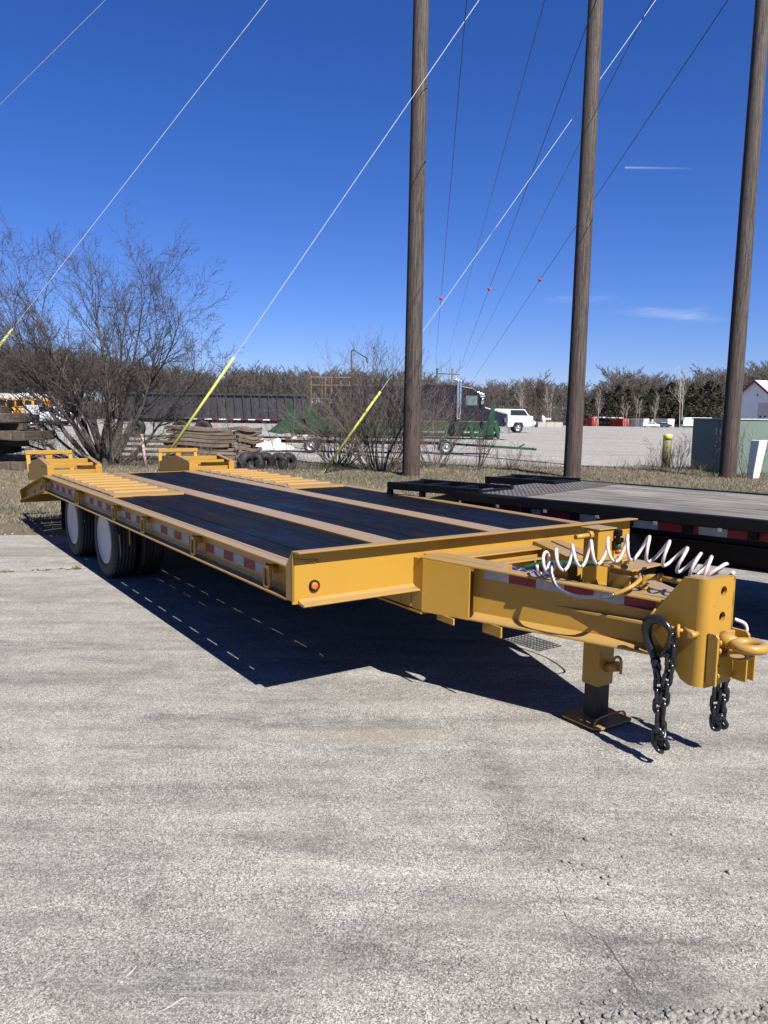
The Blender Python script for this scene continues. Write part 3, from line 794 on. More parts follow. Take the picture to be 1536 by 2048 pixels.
# chain anchor pin and staple on the near side of the nose
b = MB(); b.tube([L3(1.475, NHW, .622), L3(1.478, NHW + .055, .624)], .013, 12); b.tube([L3(1.41, NHW + .002, .626), L3(1.475, NHW + .02, .624)], .012, 10)
b.tube([L3(1.45, NHW + .03 + .0 * i, .625) for i in range(2)] , .01, 8)
b.build('chain_anchor', YEL, TR, 0)
b = MB()
b.tube([L3(1.30, NHW - .0, .636), L3(1.325, NHW + .028, .634), L3(1.36, NHW + .03, .627), L3(1.40, NHW + .022, .622), L3(1.42, NHW, .622)], .0095, 10)
b.tube([L3(1.405 + .010 * math.cos(2*PI*i/20), NHW + .034 + .016 * math.cos(2*PI*i/20), .622 + .026 * math.sin(2 * PI * i / 20)) for i in range(20)], .007, 8, closed=True)
b.build('chain_staple', YEL, TR)
# chains
def link_mb():
    b = MB(); path = []
    for i in range(20):
        a = 2 * PI * i / 20
        path.append(((.0175 * math.cos(a)), 0, .0175 * math.sin(a) + (.0145 if math.sin(a) > 0 else -.0145)))
    b.tube(path, .0092, 8, closed=True); return b
LINK = None
def chain(path, parent, ph=0):
    """place links along a polyline"""
    global LINK
    P = [Vector(p) for p in path]; d = [0]
    for a, c in zip(P[:-1], P[1:]): d.append(d[-1] + (c - a).length)
    step = .0455; s_ = step / 2; k = ph
    while s_ < d[-1]:
        j = max(i for i in range(len(d)) if d[i] <= s_); j = min(j, len(P) - 2)
        f = (s_ - d[j]) / (d[j + 1] - d[j]); c = P[j].lerp(P[j + 1], f); t = (P[j + 1] - P[j]).normalized()
        q = t.to_track_quat('Z', 'Y').to_matrix() @ Matrix.Rotation((k % 2) * PI / 2 + .5 + random.uniform(-.25, .25), 3, 'Z')
        if LINK is None: LINK = link_mb().build('chain_link', BLKS, parent); o = LINK
        else: o = LINK.copy(); COL.objects.link(o); o.parent = parent
        m = q.to_4x4(); m.translation = c; o.matrix_local = m
        s_ += step; k += 1
hv = NHW + .05
b = MB()   # big black grab hook
hp = [(1.385, .600), (1.372, .625), (1.345, .648), (1.312, .655), (1.278, .645), (1.258, .615), (1.256, .580), (1.266, .545), (1.284, .512), (1.300, .485), (1.306, .462)]
hr = [.007, .013, .018, .0215, .0235, .024, .023, .021, .019, .017, .016]
def smooth_path(p, r, n=4):
    out = []; ro = []
    for i in range(len(p) - 1):
        p0 = p[max(i - 1, 0)]; p1 = p[i]; p2 = p[i + 1]; p3 = p[min(i + 2, len(p) - 1)]
        for k in range(n):
            t = k / n
            q = [.5 * ((2 * p1[c]) + (-p0[c] + p2[c]) * t + (2 * p0[c] - 5 * p1[c] + 4 * p2[c] - p3[c]) * t * t + (-p0[c] + 3 * p1[c] - 3 * p2[c] + p3[c]) * t ** 3) for c in range(len(p1))]
            out.append(tuple(q)); ro.append(r[i] * (1 - t) + r[i + 1] * t)
    out.append(p[-1]); ro.append(r[-1]); return out, ro
sp, sr = smooth_path(hp, hr)
b.tube([L3(x, hv, z) for x, z in sp], sr, 12)
b.tube([L3(1.372, hv - .004, .612), L3(1.378, hv, .575), L3(1.370, hv + .002, .54), L3(1.345, hv + .004, .505), L3(1.325, hv, .485)], [.006, .010, .012, .011, .008], 10)
b.tube([L3(1.306, hv, .482), L3(1.312, hv, .462), L3(1.318, hv, .440)], [.017, .024, .016], 12)
b.tube([L3(1.318 + .018 * math.cos(2*PI*i/16), hv + .018 * math.sin(2*PI*i/16) * .3, .442 + .02 * math.sin(2 * PI * i / 16)) for i in range(16)], .008, 8, closed=True)
hook = b.build('grab_hook', BLKS, TR)
b = MB(); b.tube([L3(1.398, NHW + .035, .605), L3(1.39, NHW + .045, .585)], .007, 8); sc1 = b.build('safety_chain', BLKS, TR)
chain([L3(1.392, hv, .60), L3(1.388, hv, .47), L3(1.372, hv, .37), L3(1.362, hv, .24), L3(1.362, hv, .10)], sc1)
chain([L3(1.318, hv, .425), L3(1.335, hv, .36), L3(1.348, hv + .012, .30), L3(1.35, hv + .014, .22), L3(1.352, hv + .012, .12), L3(1.362, hv + .02, .095)], sc1, 1)
chain([L3(1.350, hv - .01, .165), L3(1.372, hv + .012, .135), L3(1.385, hv + .005, .105), L3(1.365, hv + .02, .085), L3(1.345, hv + .012, .095), L3(1.340, hv, .13)], sc1)
b = MB(); b.tube([L3(1.44, -.10, .60), L3(1.44, -.15, .56), L3(1.44, -.15, .42)], .007, 8); sc2 = b.build('safety_chain', BLKS, TR)
chain([L3(1.425, -.14, .45), L3(1.425, -.14, .30), L3(1.43, -.135, .18), L3(1.44, -.13, .15)], sc2)
chain([L3(1.462, -.15, .45), L3(1.458, -.15, .28), L3(1.450, -.15, .20), L3(1.44, -.15, .15)], sc2, 1)
chain([L3(1.425, -.145, .22), L3(1.45, -.13, .19), L3(1.462, -.14, .165), L3(1.44, -.155, .15), L3(1.42, -.145, .17)], sc2)
# ---- landing jack
JU, JV = .862, .0
b = MB(); b.box(L3(JU - .058, JV - .058, .195), L3(JU + .048, JV + .058, .655)); b.build('jack_tube', YEL, TR, .006)
b = MB(); b.box(L3(JU - .047, JV - .047, .03), L3(JU + .037, JV + .047, .197)); b.build('jack_leg', DARKM, TR, .004)
b = MB()
fp = [(JU - .125, .115), (JU - .098, .145), (JU + .10, .145), (JU + .13, .115), (JU + .13, -.115), (JU + .10, -.145), (JU - .098, -.145), (JU - .125, -.115)]
b.prism(fp, lambda x, y, t: L3(x, y, t), .012, .022); b.build('jack_foot', YEL, TR, .002)
b = MB(); b.tube(smooth_path([L3(JU + .095, .125, .018), L3(JU + .095, .115, .05), L3(JU + .095, .06, .062), L3(JU + .095, -.05, .062), L3(JU + .095, -.10, .05), L3(JU + .095, -.11, .018)], [1] * 6)[0], .005, 8); b.build('jack_foot_handle', YEL, TR)
b = MB(); b.tube([L3(JU + .048, -.005, .29), L3(JU + .115, -.005, .315)], .026, 16); o = b.build('jack_socket', YEL, TR)
b = MB(); b.tube(smooth_path([L3(JU + .085, -.005, .335), L3(JU + .098, -.005, .355), L3(JU + .118, -.005, .362), L3(JU + .132, -.005, .345), L3(JU + .134, -.005, .31), L3(JU + .133, -.005, .28)], [1] * 6)[0], .0075, 8); b.build('jack_pull_ring', YEL, TR)
b = MB(); b.box(L3(.62, -.12, .62), L3(.72, -.25, .955)); b.build('jack_head', YEL, TR, .004)
b = MB(); b.hexa([L3(.60, -.115, .955), L3(.73, -.115, .955), L3(.73, -.255, .955), L3(.60, -.255, .955), L3(.60, -.115, .961), L3(.73, -.115, .961), L3(.73, -.255, .961), L3(.60, -.255, .961)]); b.build('jack_head_lid', YEL, TR, .002)
b = MB(); b.tube([L3(.675, -.12, .925), L3(.675, .005, .922)], .013, 14); b.tube([L3(.675, -.12, .925), L3(.675, -.09, .925)], .022, 14); b.build('crank_shaft', YEL, TR)
b = MB(); b.box(L3(.725, -.235, .915), L3(.75, -.275, .95)); b.box(L3(.735, -.225, .885), L3(.765, -.27, .91)); b.box(L3(.73, -.24, .905), L3(.745, -.265, .92)); b.build('gladhand', BLKP, TR, .003)
b = MB(); b.tube([L3(.735, -.255, .885), L3(.74, -.255, .84)], .02, 12); b.build('green_seal', GRNH, TR)
b = MB(); b.tube([L3(.742, -.255, .845), L3(.745, -.257, .825)], .02, 12); b.build('orange_seal', ORANGE, TR)
# valve stand beside the jack head
b = MB(); b.box(L3(.955, .085, .665), L3(.967, -.11, .822)); b.box(L3(.955, .085, .665), L3(1.09, .077, .80)); b.build('valve_stand', YEL, TR, .002)
b = MB(); b.hexa([L3(.90, .095, .822), L3(1.10, .085, .822), L3(1.10, -.14, .832), L3(.90, -.13, .832), L3(.90, .095, .830), L3(1.10, .085, .830), L3(1.10, -.14, .840), L3(.90, -.13, .840)]); b.build('valve_stand_top', YEL, TR, .002)
b = MB(); b.box(L3(.965, .05, .832), L3(1.015, .015, .862)); b.box(L3(.975, .045, .862), L3(1.005, .02, .878)); b.box(L3(.97, -.02, .834), L3(1.0, -.05, .852)); b.build('air_valve', YEL, TR, .003)
b = MB(); b.tube(smooth_path([L3(1.12, .02, .74), L3(1.12, .02, .775), L3(1.135, .01, .795), L3(1.17, -.01, .80)], [1] * 4)[0], .015, 12)
b.tube([L3(1.17, -.01, .80), L3(1.19, -.02, .80)], .021, 8); b.tube([L3(1.118, .02, .735), L3(1.12, .02, .757)], .021, 8)
b.tube([L3(1.18, -.015, .80), L3(1.40, -.06, .792)], .0125, 12); b.build('elbow_pipe', YEL, TR)
b = MB(); b.tube([L3(1.03 + .035 * math.cos(2*PI*i/24), .045 + .0 * i, .715 + .03 * math.sin(2*PI*i/24)) for i in range(24)], .008, 8, closed=True); b.tube([L3(1.055, .02, .70), L3(1.08, .10, .70)], .014, 10); b.build('pipe_fitting', YEL, TR)
# steel braided conduit draped over the near rail (its front third oversprayed)
cp = smooth_path([L3(*p) for p in [(1.061, 0.043, 0.80), (1.106, 0.049, 0.816), (1.151, 0.089, 0.802), (1.166, 0.173, 0.775), (1.113, 0.233, 0.734), (1.022, 0.278, 0.709), (0.941, 0.307, 0.705), (0.866, 0.329, 0.732), (0.821, 0.323, 0.784), (0.798, 0.304, 0.822), (0.772, 0.253, 0.83), (0.756, 0.17, 0.794)]], [1] * 12, 14)[0]
b = MB()
cr = [.0095 + (.0022 if i % 2 else -.0008) for i in range(len(cp))]
ncut = int(len(cp) * .36); b.tube(cp[:ncut + 1], cr[:ncut + 1], 10, 0); b.tube(cp[ncut:], cr[ncut:], 10, 1); b.build('braided_conduit', [YEL, BRAID], TR)
# white coiled air line
def helix(axis, R, turns, n=22, ph=0., lean=0., hand=1):
    P = [Vector(a) for a in axis]; out = []; N = int(turns * n)
    for i in range(N + 1):
        t = i / N * (len(P) - 1); j = min(int(t), len(P) - 2); f = t - j
        c = P[j].lerp(P[j + 1], f); tg = (P[min(j + 1, len(P)-1)] - P[j]).normalized(); sd = tg.cross(Vector((0, 0, 1))).normalized(); up = sd.cross(tg)
        a = 2 * PI * i / n + ph; rr = R(i / N) if callable(R) else R
        out.append(c + sd * hand * rr * math.cos(a) + up * rr * math.sin(a) + tg * lean * math.sin(a))
    return out
ax = smooth_path([L3(*p) for p in [(.72, .29, .82), (0.756, 0.278, 0.832), (0.827, 0.244, 0.858), (0.908, 0.196, 0.889), (0.989, 0.149, 0.912), (1.074, 0.113, 0.936), (1.165, 0.068, 0.941), (1.249, 0.034, 0.928), (1.319, 0.003, 0.904), (1.381, -0.018, 0.885), (1.431, -0.038, 0.874), (1.468, -0.038, 0.850)]], [1] * 12, 6)[0]
b = MB(); hx = helix(ax, lambda t: .058 - .008 * max(0, .3 - t) / .3 + .008 * max(0, t - .85) / .15, 12.6, 24, PI, .014, -1)
b.tube(hx, .0076, 10); b.build('coiled_air_hose', COIL, TR)
b = MB(); b.tube(smooth_path([L3(1.50, -.12, .66), L3(1.53, -.155, .64), L3(1.535, -.16, .60), L3(1.50, -.14, .56)], [1] * 4)[0], .008, 8); b.build('hose_tail', COIL, TR)
# blue and green coiled lines lying in the tray
ax = smooth_path([L3(.20, .22, .70), L3(.34, .20, .70), L3(.48, .17, .70), L3(.60, .10, .69)], [1] * 4, 4)[0]
b = MB(); b.tube(helix(ax, .036, 7, 18, 0, .01), .0075, 8); b.build('blue_air_hose', BLUE, TR)
b = MB(); b.tube(smooth_path([L3(.40, .10, .72), L3(.52, .04, .765), L3(.64, -.02, .775), L3(.80, -.09, .80), L3(.92, -.14, .83)], [1] * 5)[0], .014, 10); b.build('green_air_hose', GRNH, TR)
# expanded metal step under the tongue (its mesh throws the chequered shadow)
b = MB()
for k in range(15): b.box(L3(-.10 + k * .03, -.78, .50), L3(-.090 + k * .03, -.56, .506))
for k in range(8): b.box(L3(-.10, -.78 + k * .031, .5065), L3(.33, -.770 + k * .031, .512))
b.build('mesh_step', YEL, TR)
# ---- wires hanging underneath
b = MB(); b.tube(smooth_path([L3(.55, .12, .60), L3(.40, .24, .42), L3(.30, .26, .45), L3(.12, .30, .58)], [1] * 4, 8)[0], .006, 8)
b.tube(smooth_path([L3(.75, -.25, .60), L3(.66, -.40, .45), L3(.45, -.50, .50), L3(.3, -.5, .6)], [1] * 4, 8)[0], .006, 8); b.build('hanging_hose', DARKM, TR)

# ------------------------------------------------------------------ black trailer behind
BP = Vector((.642, 6.841, 0)); BU = Vector((.744, -.668, 0)).normalized(); BW = Vector((.668, .744, 0)).normalized(); ZB2 = .86; WB = 2.02; LBk = 7.2
B2 = thing('flatbed_trailer', BP, math.atan2(BU.y, BU.x), 'black flatbed trailer with weathered grey plank deck beside the yellow one', 'trailer')
def B3(u, w, z): return (u, w, z)       # w = away from the yellow trailer (local +y)
np_ = 11
for i in range(np_):
    w0 = .07 + i * (WB - .14) / np_; w1 = .07 + (i + 1) * (WB - .14) / np_
    b = MB(); b.box((.62, w0 + .005, ZB2 - .045), (LBk, w1 - .005, ZB2 + random.uniform(-.004, .003))); b.build('plank', GREYW, B2, .003)
b = MB(); b.box((0, .0, ZB2 - .012), (.62, WB, ZB2 + .002)); pl = b.build('tread_plate', None or simple('worn_tread_plate', (.07, .06, .055), .65, .1, .5, 12), B2)
b = MB()
for i in range(26):
    for j in range(60):
        x = .03 + i * .023 * 1.0; y = .02 + j * .033
        if x > .6 or y > WB - .03: continue
        a = PI / 4 if (i + j) % 2 else -PI / 4; dx, dy = .009 * math.cos(a), .009 * math.sin(a); nx, ny = -math.sin(a) * .0025, math.cos(a) * .0025
        b.add([(x - dx, y - dy, ZB2 + .002), (x + nx, y + ny, ZB2 + .002), (x + dx, y + dy, ZB2 + .002), (x - nx, y - ny, ZB2 + .002), (x, y, ZB2 + .006)], [(0, 3, 4), (3, 2, 4), (2, 1, 4), (1, 0, 4)])
b.build('tread_studs', pl.data.materials[0], pl)
for w in (0, WB):
    s = -1 if w == 0 else 1
    b = MB(); b.box((-.02, w, ZB2 - .075), (LBk, w - s * .07, ZB2 + .006)); b.box((-.02, w - s * .095, ZB2 - .19), (LBk, w - s * .107, ZB2 - .012)); b.box((-.02, w - s * .06, ZB2 - .198), (LBk, w - s * .12, ZB2 - .19)); b.build('side_rail', BLKP, B2, .003)
b = MB(); b.box((LBk, 0, ZB2 - .19), (LBk + .012, WB, ZB2)); b.build('front_rail', BLKP, B2)
for w in (.55, 1.47):
    b = MB(); b.box((-.0, w - .05, .42), (LBk, w + .05, .432)); b.box((0, w - .006, .432), (LBk, w + .006, ZB2 - .05)); b.build('main_beam', BLKP, B2)
for k in range(16):
    b = MB(); b.box((.2 + k * .45, .03, ZB2 - .14), (.26 + k * .45, WB - .03, ZB2 - .048)); b.build('cross_member', BLKP, B2)
x = .3; red = True
while x < 3.4:
    wd = .30 if red else .20
    b = MB(); b.box((x, .0930, ZB2 - .150), (x + wd - .002, .0945, ZB2 - .092)); b.build('reflective_strip', REDT if red else WHT, B2)
    x += wd; red = not red
for k in range(6):
    x = .42 + k * .46
    b = MB(); b.box((x, -.004, ZB2 - .100), (x + .028, .018, ZB2 - .076)); b.build('hook_plate', SILV, B2, .002)
x, w = gnd(1279, 1040, .75).x, gnd(1279, 1040, .75).y
mk = (Vector((x, w, 0)) - BP); marker((mk.dot(BU), .070, .765), (0, -1, 0), .026, B2)
# wheels
def plain_wheel(par, c, axis, R, rw, width, rimmat, hub=True, tyre=RUB, seg=32):
    ax_ = Vector(axis).normalized(); up = Vector((0, 0, 1)); x = ax_.cross(up).normalized(); y = ax_.cross(x); c = Vector(c)
    fn = lambda p, q, h: c + x * p + y * q + ax_ * h
    hw = width / 2
    b = MB(); b.lathe([(rw, -hw * .8), (rw + (R - rw) * .3, -hw), (R * .95, -hw), (R, -hw * .7), (R, hw * .7), (R * .95, hw), (rw + (R - rw) * .3, hw), (rw, hw * .8)], fn, seg)
    w = b.build('wheel', tyre, par)
    b = MB(); b.lathe([(rw * 1.01, -hw * .8), (rw * .98, hw * .82), (rw * .85, hw * .7), (rw * .75, hw * .35), (rw * .35, hw * .3), (rw * .3, hw * .75), (rw * .22, hw * .9), (.001, hw * .92)], fn, seg)
    for i in range(8):
        a = 2 * PI * i / 8; b.tube([fn(rw * .5 * math.cos(a), rw * .5 * math.sin(a), hw * .3), fn(rw * .5 * math.cos(a), rw * .5 * math.sin(a), hw * .42)], rw * .05, 6)
    b.build('rim', rimmat, w); return w
for u in (.35, 1.25):
    for w in (.50, WB - .50): plain_wheel(B2, (u, w, .36), (0, -1 if w < 1 else 1, 0), .36, .22, .22, DARKM)
    b = MB(); b.tube([(u, .3, .36), (u, WB - .3, .36)], .06, 12); b.build('axle', BLKP, B2)
# ladder ramps at the rear: two open frames of channel
for w0, ue in ((.06, -.86), (1.36, -.62)):
    w1 = w0 + .50
    b = MB(); b.beam((.22, w0, ZB2 + .004), (ue, w0, ZB2 - .005), .05, .07); rp = b.build('folded_ramp', BLKP, B2, .003)
    b = MB(); b.beam((.22, w1, ZB2 + .004), (ue, w1, ZB2 - .005), .05, .07); b.build('ramp_side', BLKP, rp, .003)
    for k, u in enumerate((ue + .03, ue + .36, ue + .7, .18)):
        b = MB(); b.beam((u, w0 + .026, ZB2 + .0), (u, w1 - .026, ZB2 + .0), .05, .04); b.build('rung', BLKP, rp, .003)
    for w in (w0, w1):
        for uu in (ue + .02, ue + .42):
            b = MB(); b.beam((uu, w, ZB2 - .04), (uu, w, ZB2 - .18), .045, .045, up=(1, 0, 0)); b.build('ramp_foot', BLKP, rp)
for w in (.02, WB - .02):
    b = MB(); b.hexa([(-1.2, w - .02, .42), (0, w - .02, .64), (0, w + .02, .64), (-1.2, w + .02, .42), (-1.2, w - .02, .55), (0, w - .02, ZB2), (0, w + .02, ZB2), (-1.2, w + .02, .55)]); b.build('beavertail_rail', BLKP, B2)

# ------------------------------------------------------------------ utility poles and wires
bases = [gnd(822, 954), gnd(1143.5, 956), gnd(1454.5, 957)]
tops = [(843, 0), (1191.5, 0), (1526, 0)]
plab = ['leftmost bare wooden utility pole rising behind the yellow deck', 'middle wooden utility pole standing behind the black trailer ramps', 'rightmost wooden utility pole in front of the green cabinet']
PT = []
for i, (bp, tp) in enumerate(zip(bases, tops)):
    top = at(tp[0], tp[1], bp.y); dv = (top - bp); dv = dv / dv.z; H = 21.
    n = 28; V = []; rows = 30; b = MB(); rs = random.Random(i)
    for j in range(rows + 1):
        z = H * j / rows - .3
        for k in range(n):
            a = 2 * PI * k / n; r = (.212 - .0035 * z) * (1 + .012 * math.sin(3 * a + i) + .008 * math.sin(7 * a + z * .8 + i))
            V.append((dv.x * z + r * math.cos(a), dv.y * z + r * math.sin(a), z))
    Fa = [(j * n + k, j * n + (k + 1) % n, (j + 1) * n + (k + 1) % n, (j + 1) * n + k) for j in range(rows) for k in range(n)]
    o = soup('utility_pole', V, Fa, POLE, smooth=True); o.location = bp; tag(o, plab[i], 'utility pole', 'wooden utility poles')
    PT.append((bp, dv))
    # ground wire stapled down the shaded side
    b = MB(); b.tube([(dv.x * z - (.214 - .0035 * z) * 1.0, dv.y * z - .03, z) for z in (0, 5, 10, 15, 20)], .008, 5); b.build('ground_wire', DARKM, o)
def pole_at(i, py):     # point on pole i seen at height py (beyond the frame)
    bp, dv = PT[i]; lo, hi = 0., 60.
    for _ in range(50):
        m = (lo + hi) / 2; P = bp + dv * m; q = P - Vector((0, 0, CH)); y = 1024 + F * q.dot(d2) / q.dot(fw)
        if y > py: lo = m
        else: hi = m
    return bp + dv * min(lo, 20.4)
def wire(name, a, c, r, mat, sag=0., n=16):
    a = Vector(a); c = Vector(c); b = MB()
    b.tube([a.lerp(c, i / n) - Vector((0, 0, sag * 4 * (i / n) * (1 - i / n))) for i in range(n + 1)], r, 5, caps=False); return b.build(name, mat)
# guys: (ground point px, upper anchor px, pole, label)
def guy(gx, gy, top_px, i, gpx0, gpx1, depth0, lab, visible_guard=True):
    A = gnd(gx, gy); bp, dv = PT[i]
    T_ = at(top_px[0], top_px[1], bp.y - .2)
    root = thing('guy_wire', A, 0, lab, 'guy wire', 'guy wires of the utility poles')
    w = wire('strand', A - A, T_ - A, .0065, WIREW); w.parent = root
    # guard sleeve
    def tof(px, py):
        best = None
        for k in range(1000):
            P = A.lerp(T_, k / 999); q = P - Vector((0, 0, CH)); y = 1024 + F * q.dot(d2) / q.dot(fw)
            if best is None or abs(y - py) < best[0]: best = (abs(y - py), P)
        return best[1]
    if visible_guard:
        b = MB(); p0 = tof(0, gpx0) - A; p1 = tof(0, gpx1) - A
        b.tube([p0, p1], .032, 8); b.build('guy_guard', GUARD, root)
    b = MB(); b.tube([(0, 0, -.1), ((T_ - A).normalized() * .4)], .02, 6); b.build('anchor_rod', DARKM, root)
guy(302, 957, (1205, -360), 1, 925, 714, 0, 'guy wire with yellow sleeve rising behind the far folded ramp')
guy(645, 948, (1535, -318), 2, 937, 783, 0, 'guy wire with yellow sleeve in front of the scrub, left of the first pole')
guy(-190, 935, (853, -410), 0, 905, 658, 0, 'guy wire crossing the big bare tree, sleeve cut off at left edge')
g4 = wire('guy_wire', at(-420, 625, 24), at(640, -425, 16.5), .006, WIREW); tag(g4, 'short white strand crossing the upper left corner of the sky', 'guy wire', 'guy wires of the utility poles')
# conductors running away over the lot
cons = [((947, -160), (873, 700), 58, (880, 597), 'thin dark conductor with orange ball just right of the first pole'),
        ((1122, -120), (899, 700), 62, None, 'faint dark conductor without ball, second from the first pole'),
        ((1237, -120), (925, 722), 58, (985, 578), 'dark conductor whose orange ball hangs between the first two poles'),
        ((1365, -120), (932, 735), 62, None, 'dark conductor crossing behind the middle pole without a ball'),
        ((1535, -118), (948, 757), 58, (1101, 560), 'dark conductor with orange ball just left of the middle pole')]
for (x0, y0), (x1, y1), dep, ball, lab in cons:
    a = at(x0, y0, 13); c = at(x1, y1, dep)
    root = thing('power_line', c, 0, lab, 'power line', 'overhead conductors')
    w = wire('conductor', a - c, c - c, .0095 if ball else .007, WIRED); w.parent = root
    # widen towards the distance is not needed: a real cable
    if ball:
        best = None
        for k in range(2000):
            P = a.lerp(c, k / 1999); q = P - Vector((0, 0, CH)); y = 1024 + F * q.dot(d2) / q.dot(fw)
            if best is None or abs(y - ball[1]) < best[0]: best = (abs(y - ball[1]), P, q.dot(fw))
        r = 3.7 / F * best[2]; P = best[1] - c
        bb = MB(); bb.lathe([(.001, -r), (r * .5, -r * .87), (r * .87, -r * .5), (r, 0), (r * .87, r * .5), (r * .5, r * .87), (.001, r)], lambda p, q_, h: P + Vector((p, q_, h)), 12); bb.build('marker_ball', ORANGE, root)
# far line structure the conductors come down to
fs = thing('pole_frame', gnd(890, 850) * 1.0, 0, 'far pair of slim posts with crossbar above the black truck roof', 'pole frame')
fs.location = (at(886, 850, 60).x, 60, 0)
for dx, m in ((-.55, GREENI), (.62, TIMB)):
    b = MB(); b.tube([(dx, 0, 0), (dx, 0, 5.0)], .07, 8); b.build('post', m, fs)
b = MB(); b.beam((-.6, 0, 4.6), (1.2, 0, 4.55), .06, .08); b.build('crossbar', TIMB, fs)

# ------------------------------------------------------------------ vegetation
def _n(v):
    l = math.sqrt(v[0]*v[0] + v[1]*v[1] + v[2]*v[2]) or 1; return (v[0]/l, v[1]/l, v[2]/l)
def branch(out, p, d, L, r0, lvl, c, rs):
    n = c['n'][lvl]; sg = L / n; w = c['wig'][lvl]; up = c['up'][lvl]; last = lvl >= len(c['n']) - 1
    for i in range(n):
        d = _n((d[0] + rs.gauss(0, w), d[1] + rs.gauss(0, w), d[2] + rs.gauss(0, w) + up))
        q = (p[0] + d[0]*sg, p[1] + d[1]*sg, p[2] + d[2]*sg)
        if q[2] < .03: q = (q[0], q[1], .03); d = (d[0], d[1], abs(d[2]))
        ra = r0 * (1 - .86 * i / n); rb = r0 * (1 - .86 * (i + 1) / n)
        out.append((p, q, ra, rb, lvl))
        if not last and i >= c['start'][lvl] * n:
            k = c['kids'][lvl]; k = int(k) + (rs.random() < k - int(k))
            for _ in range(k):
                a = c['ang'][lvl] * rs.uniform(.6, 1.35); ph = rs.uniform(0, 2 * PI)
                t = (0, 0, 1) if abs(d[2]) < .9 else (1, 0, 0)
                x = _n((d[1]*t[2]-d[2]*t[1], d[2]*t[0]-d[0]*t[2], d[0]*t[1]-d[1]*t[0])); y = (d[1]*x[2]-d[2]*x[1], d[2]*x[0]-d[0]*x[2], d[0]*x[1]-d[1]*x[0])
                ca, sa, cp_, sp_ = math.cos(a), math.sin(a), math.cos(ph), math.sin(ph)
                cd_ = tuple(d[j]*ca + (x[j]*cp_ + y[j]*sp_)*sa for j in range(3))
                branch(out, q, cd_, L * c['len'][lvl] * rs.uniform(.55, 1.15) * ((1 - .55 * i / n) if lvl or not c.get('fan') else (.42 + .75 * (i / n) * (1.45 - i / n))), max(rb * .62, c['rmin']), lvl + 1, c, rs)
        p = q
def segs_mesh(name, segs, mat, sides, parent=None, rscale=1.):
    if not segs: return None
    A = np.array([s_[0] for s_ in segs]); B = np.array([s_[1] for s_ in segs]); ra = np.array([s_[2] for s_ in segs]) * rscale; rb = np.array([s_[3] for s_ in segs]) * rscale
    d = B - A; d /= np.linalg.norm(d, axis=1, keepdims=True) + 1e-9
    t = np.where(np.abs(d[:, 2:3]) < .9, np.array([[0, 0, 1.]]), np.array([[1., 0, 0]])); x = np.cross(d, t); x /= np.linalg.norm(x, axis=1, keepdims=True) + 1e-9; y = np.cross(d, x)
    an = np.arange(sides) * 2 * PI / sides; ring = np.cos(an)[None, :, None] * x[:, None, :] + np.sin(an)[None, :, None] * y[:, None, :]
    V = np.concatenate([A[:, None, :] + ring * ra[:, None, None], (B + d * .002)[:, None, :] + ring * rb[:, None, None]], 1)
    N = len(segs); base = (np.arange(N) * 2 * sides)[:, None, None]
    f = np.array([[j, (j + 1) % sides, sides + (j + 1) % sides, sides + j] for j in range(sides)])[None]
    return soup(name, V.reshape(-1, 3), (base + f).reshape(-1, 4), mat, parent, smooth=sides > 3)
def ribbon_arrays(segs, w):
    A = np.array([s_[0] for s_ in segs]); B = np.array([s_[1] for s_ in segs]); ra = np.array([s_[2] for s_ in segs])
    d = B - A; s_ = np.cross(d, np.array([[0, 1., .15]])); s_ /= np.linalg.norm(s_, axis=1, keepdims=True) + 1e-9
    r = np.maximum(ra, w)[:, None]
    V = np.stack([A - s_ * r, A + s_ * r, B + s_ * r * .8, B - s_ * r * .8], 1).reshape(-1, 3)
    return V
def plant(root, segs, bark, twig, thick=.02, parts=True):
    a = [s_ for s_ in segs if s_[2] >= thick]; b_ = [s_ for s_ in segs if s_[2] < thick]
    if a: segs_mesh('trunk', a, bark, 7, root)
    segs_mesh('branches', b_, twig, 3, root)

# the big bare tree
rs = random.Random(11)
tb = gnd(212, 931)
T1 = thing('bare_tree', tb, 0, 'large bare many-stemmed tree behind the near folded ramp, at left', 'tree')
cfg = dict(fan=1, n=[16, 10, 7, 5], wig=[.065, .11, .13, .15], up=[.022, .03, .035, .02], start=[.2, .1, .1, 1], kids=[1.5, 1.35, 1.2], ang=[.68, .72, .7], len=[.48, .52, .56], rmin=.0042)
segs = []
stems = [(-1.75, .35, 6.2, .050), (-1.25, -.2, 6.8, .060), (-.85, .3, 7.0, .062), (-.50, -.35, 7.2, .066), (-.2, -.1, 8.3, .085), (.05, .4, 7.4, .06), (.25, -.3, 7.6, .07), (.50, .25, 7.0, .066), (.85, -.1, 6.5, .06), (1.3, .2, 5.9, .045),
         (-2.4, -.1, 5.2, .045), (-3.2, .4, 4.2, .035), (.0, .9, 6.0, .05), (-.3, -.9, 5.8, .05), (1.9, -.3, 5.0, .04), (.7, -.8, 5.2, .04), (-1.5, .8, 5.8, .04), (-2.0, -.7, 5.6, .04), (-.7, .0, 7.6, .05), (.4, .0, 7.7, .05)]
for lx, ly, L, r in stems:
    branch(segs, (lx * .22, ly * .2, -.05), _n((lx, ly, 1.25)), L * .67, r, 0, cfg, rs)
for bx, by in ((0, 0), (.16, .1), (-.14, .08), (.08, -.14)):
    branch(segs, (bx, by, -.05), _n((bx * .6, by, 1)), 1.9, .17, 0, dict(cfg, kids=[0, 0, 0]), rs)
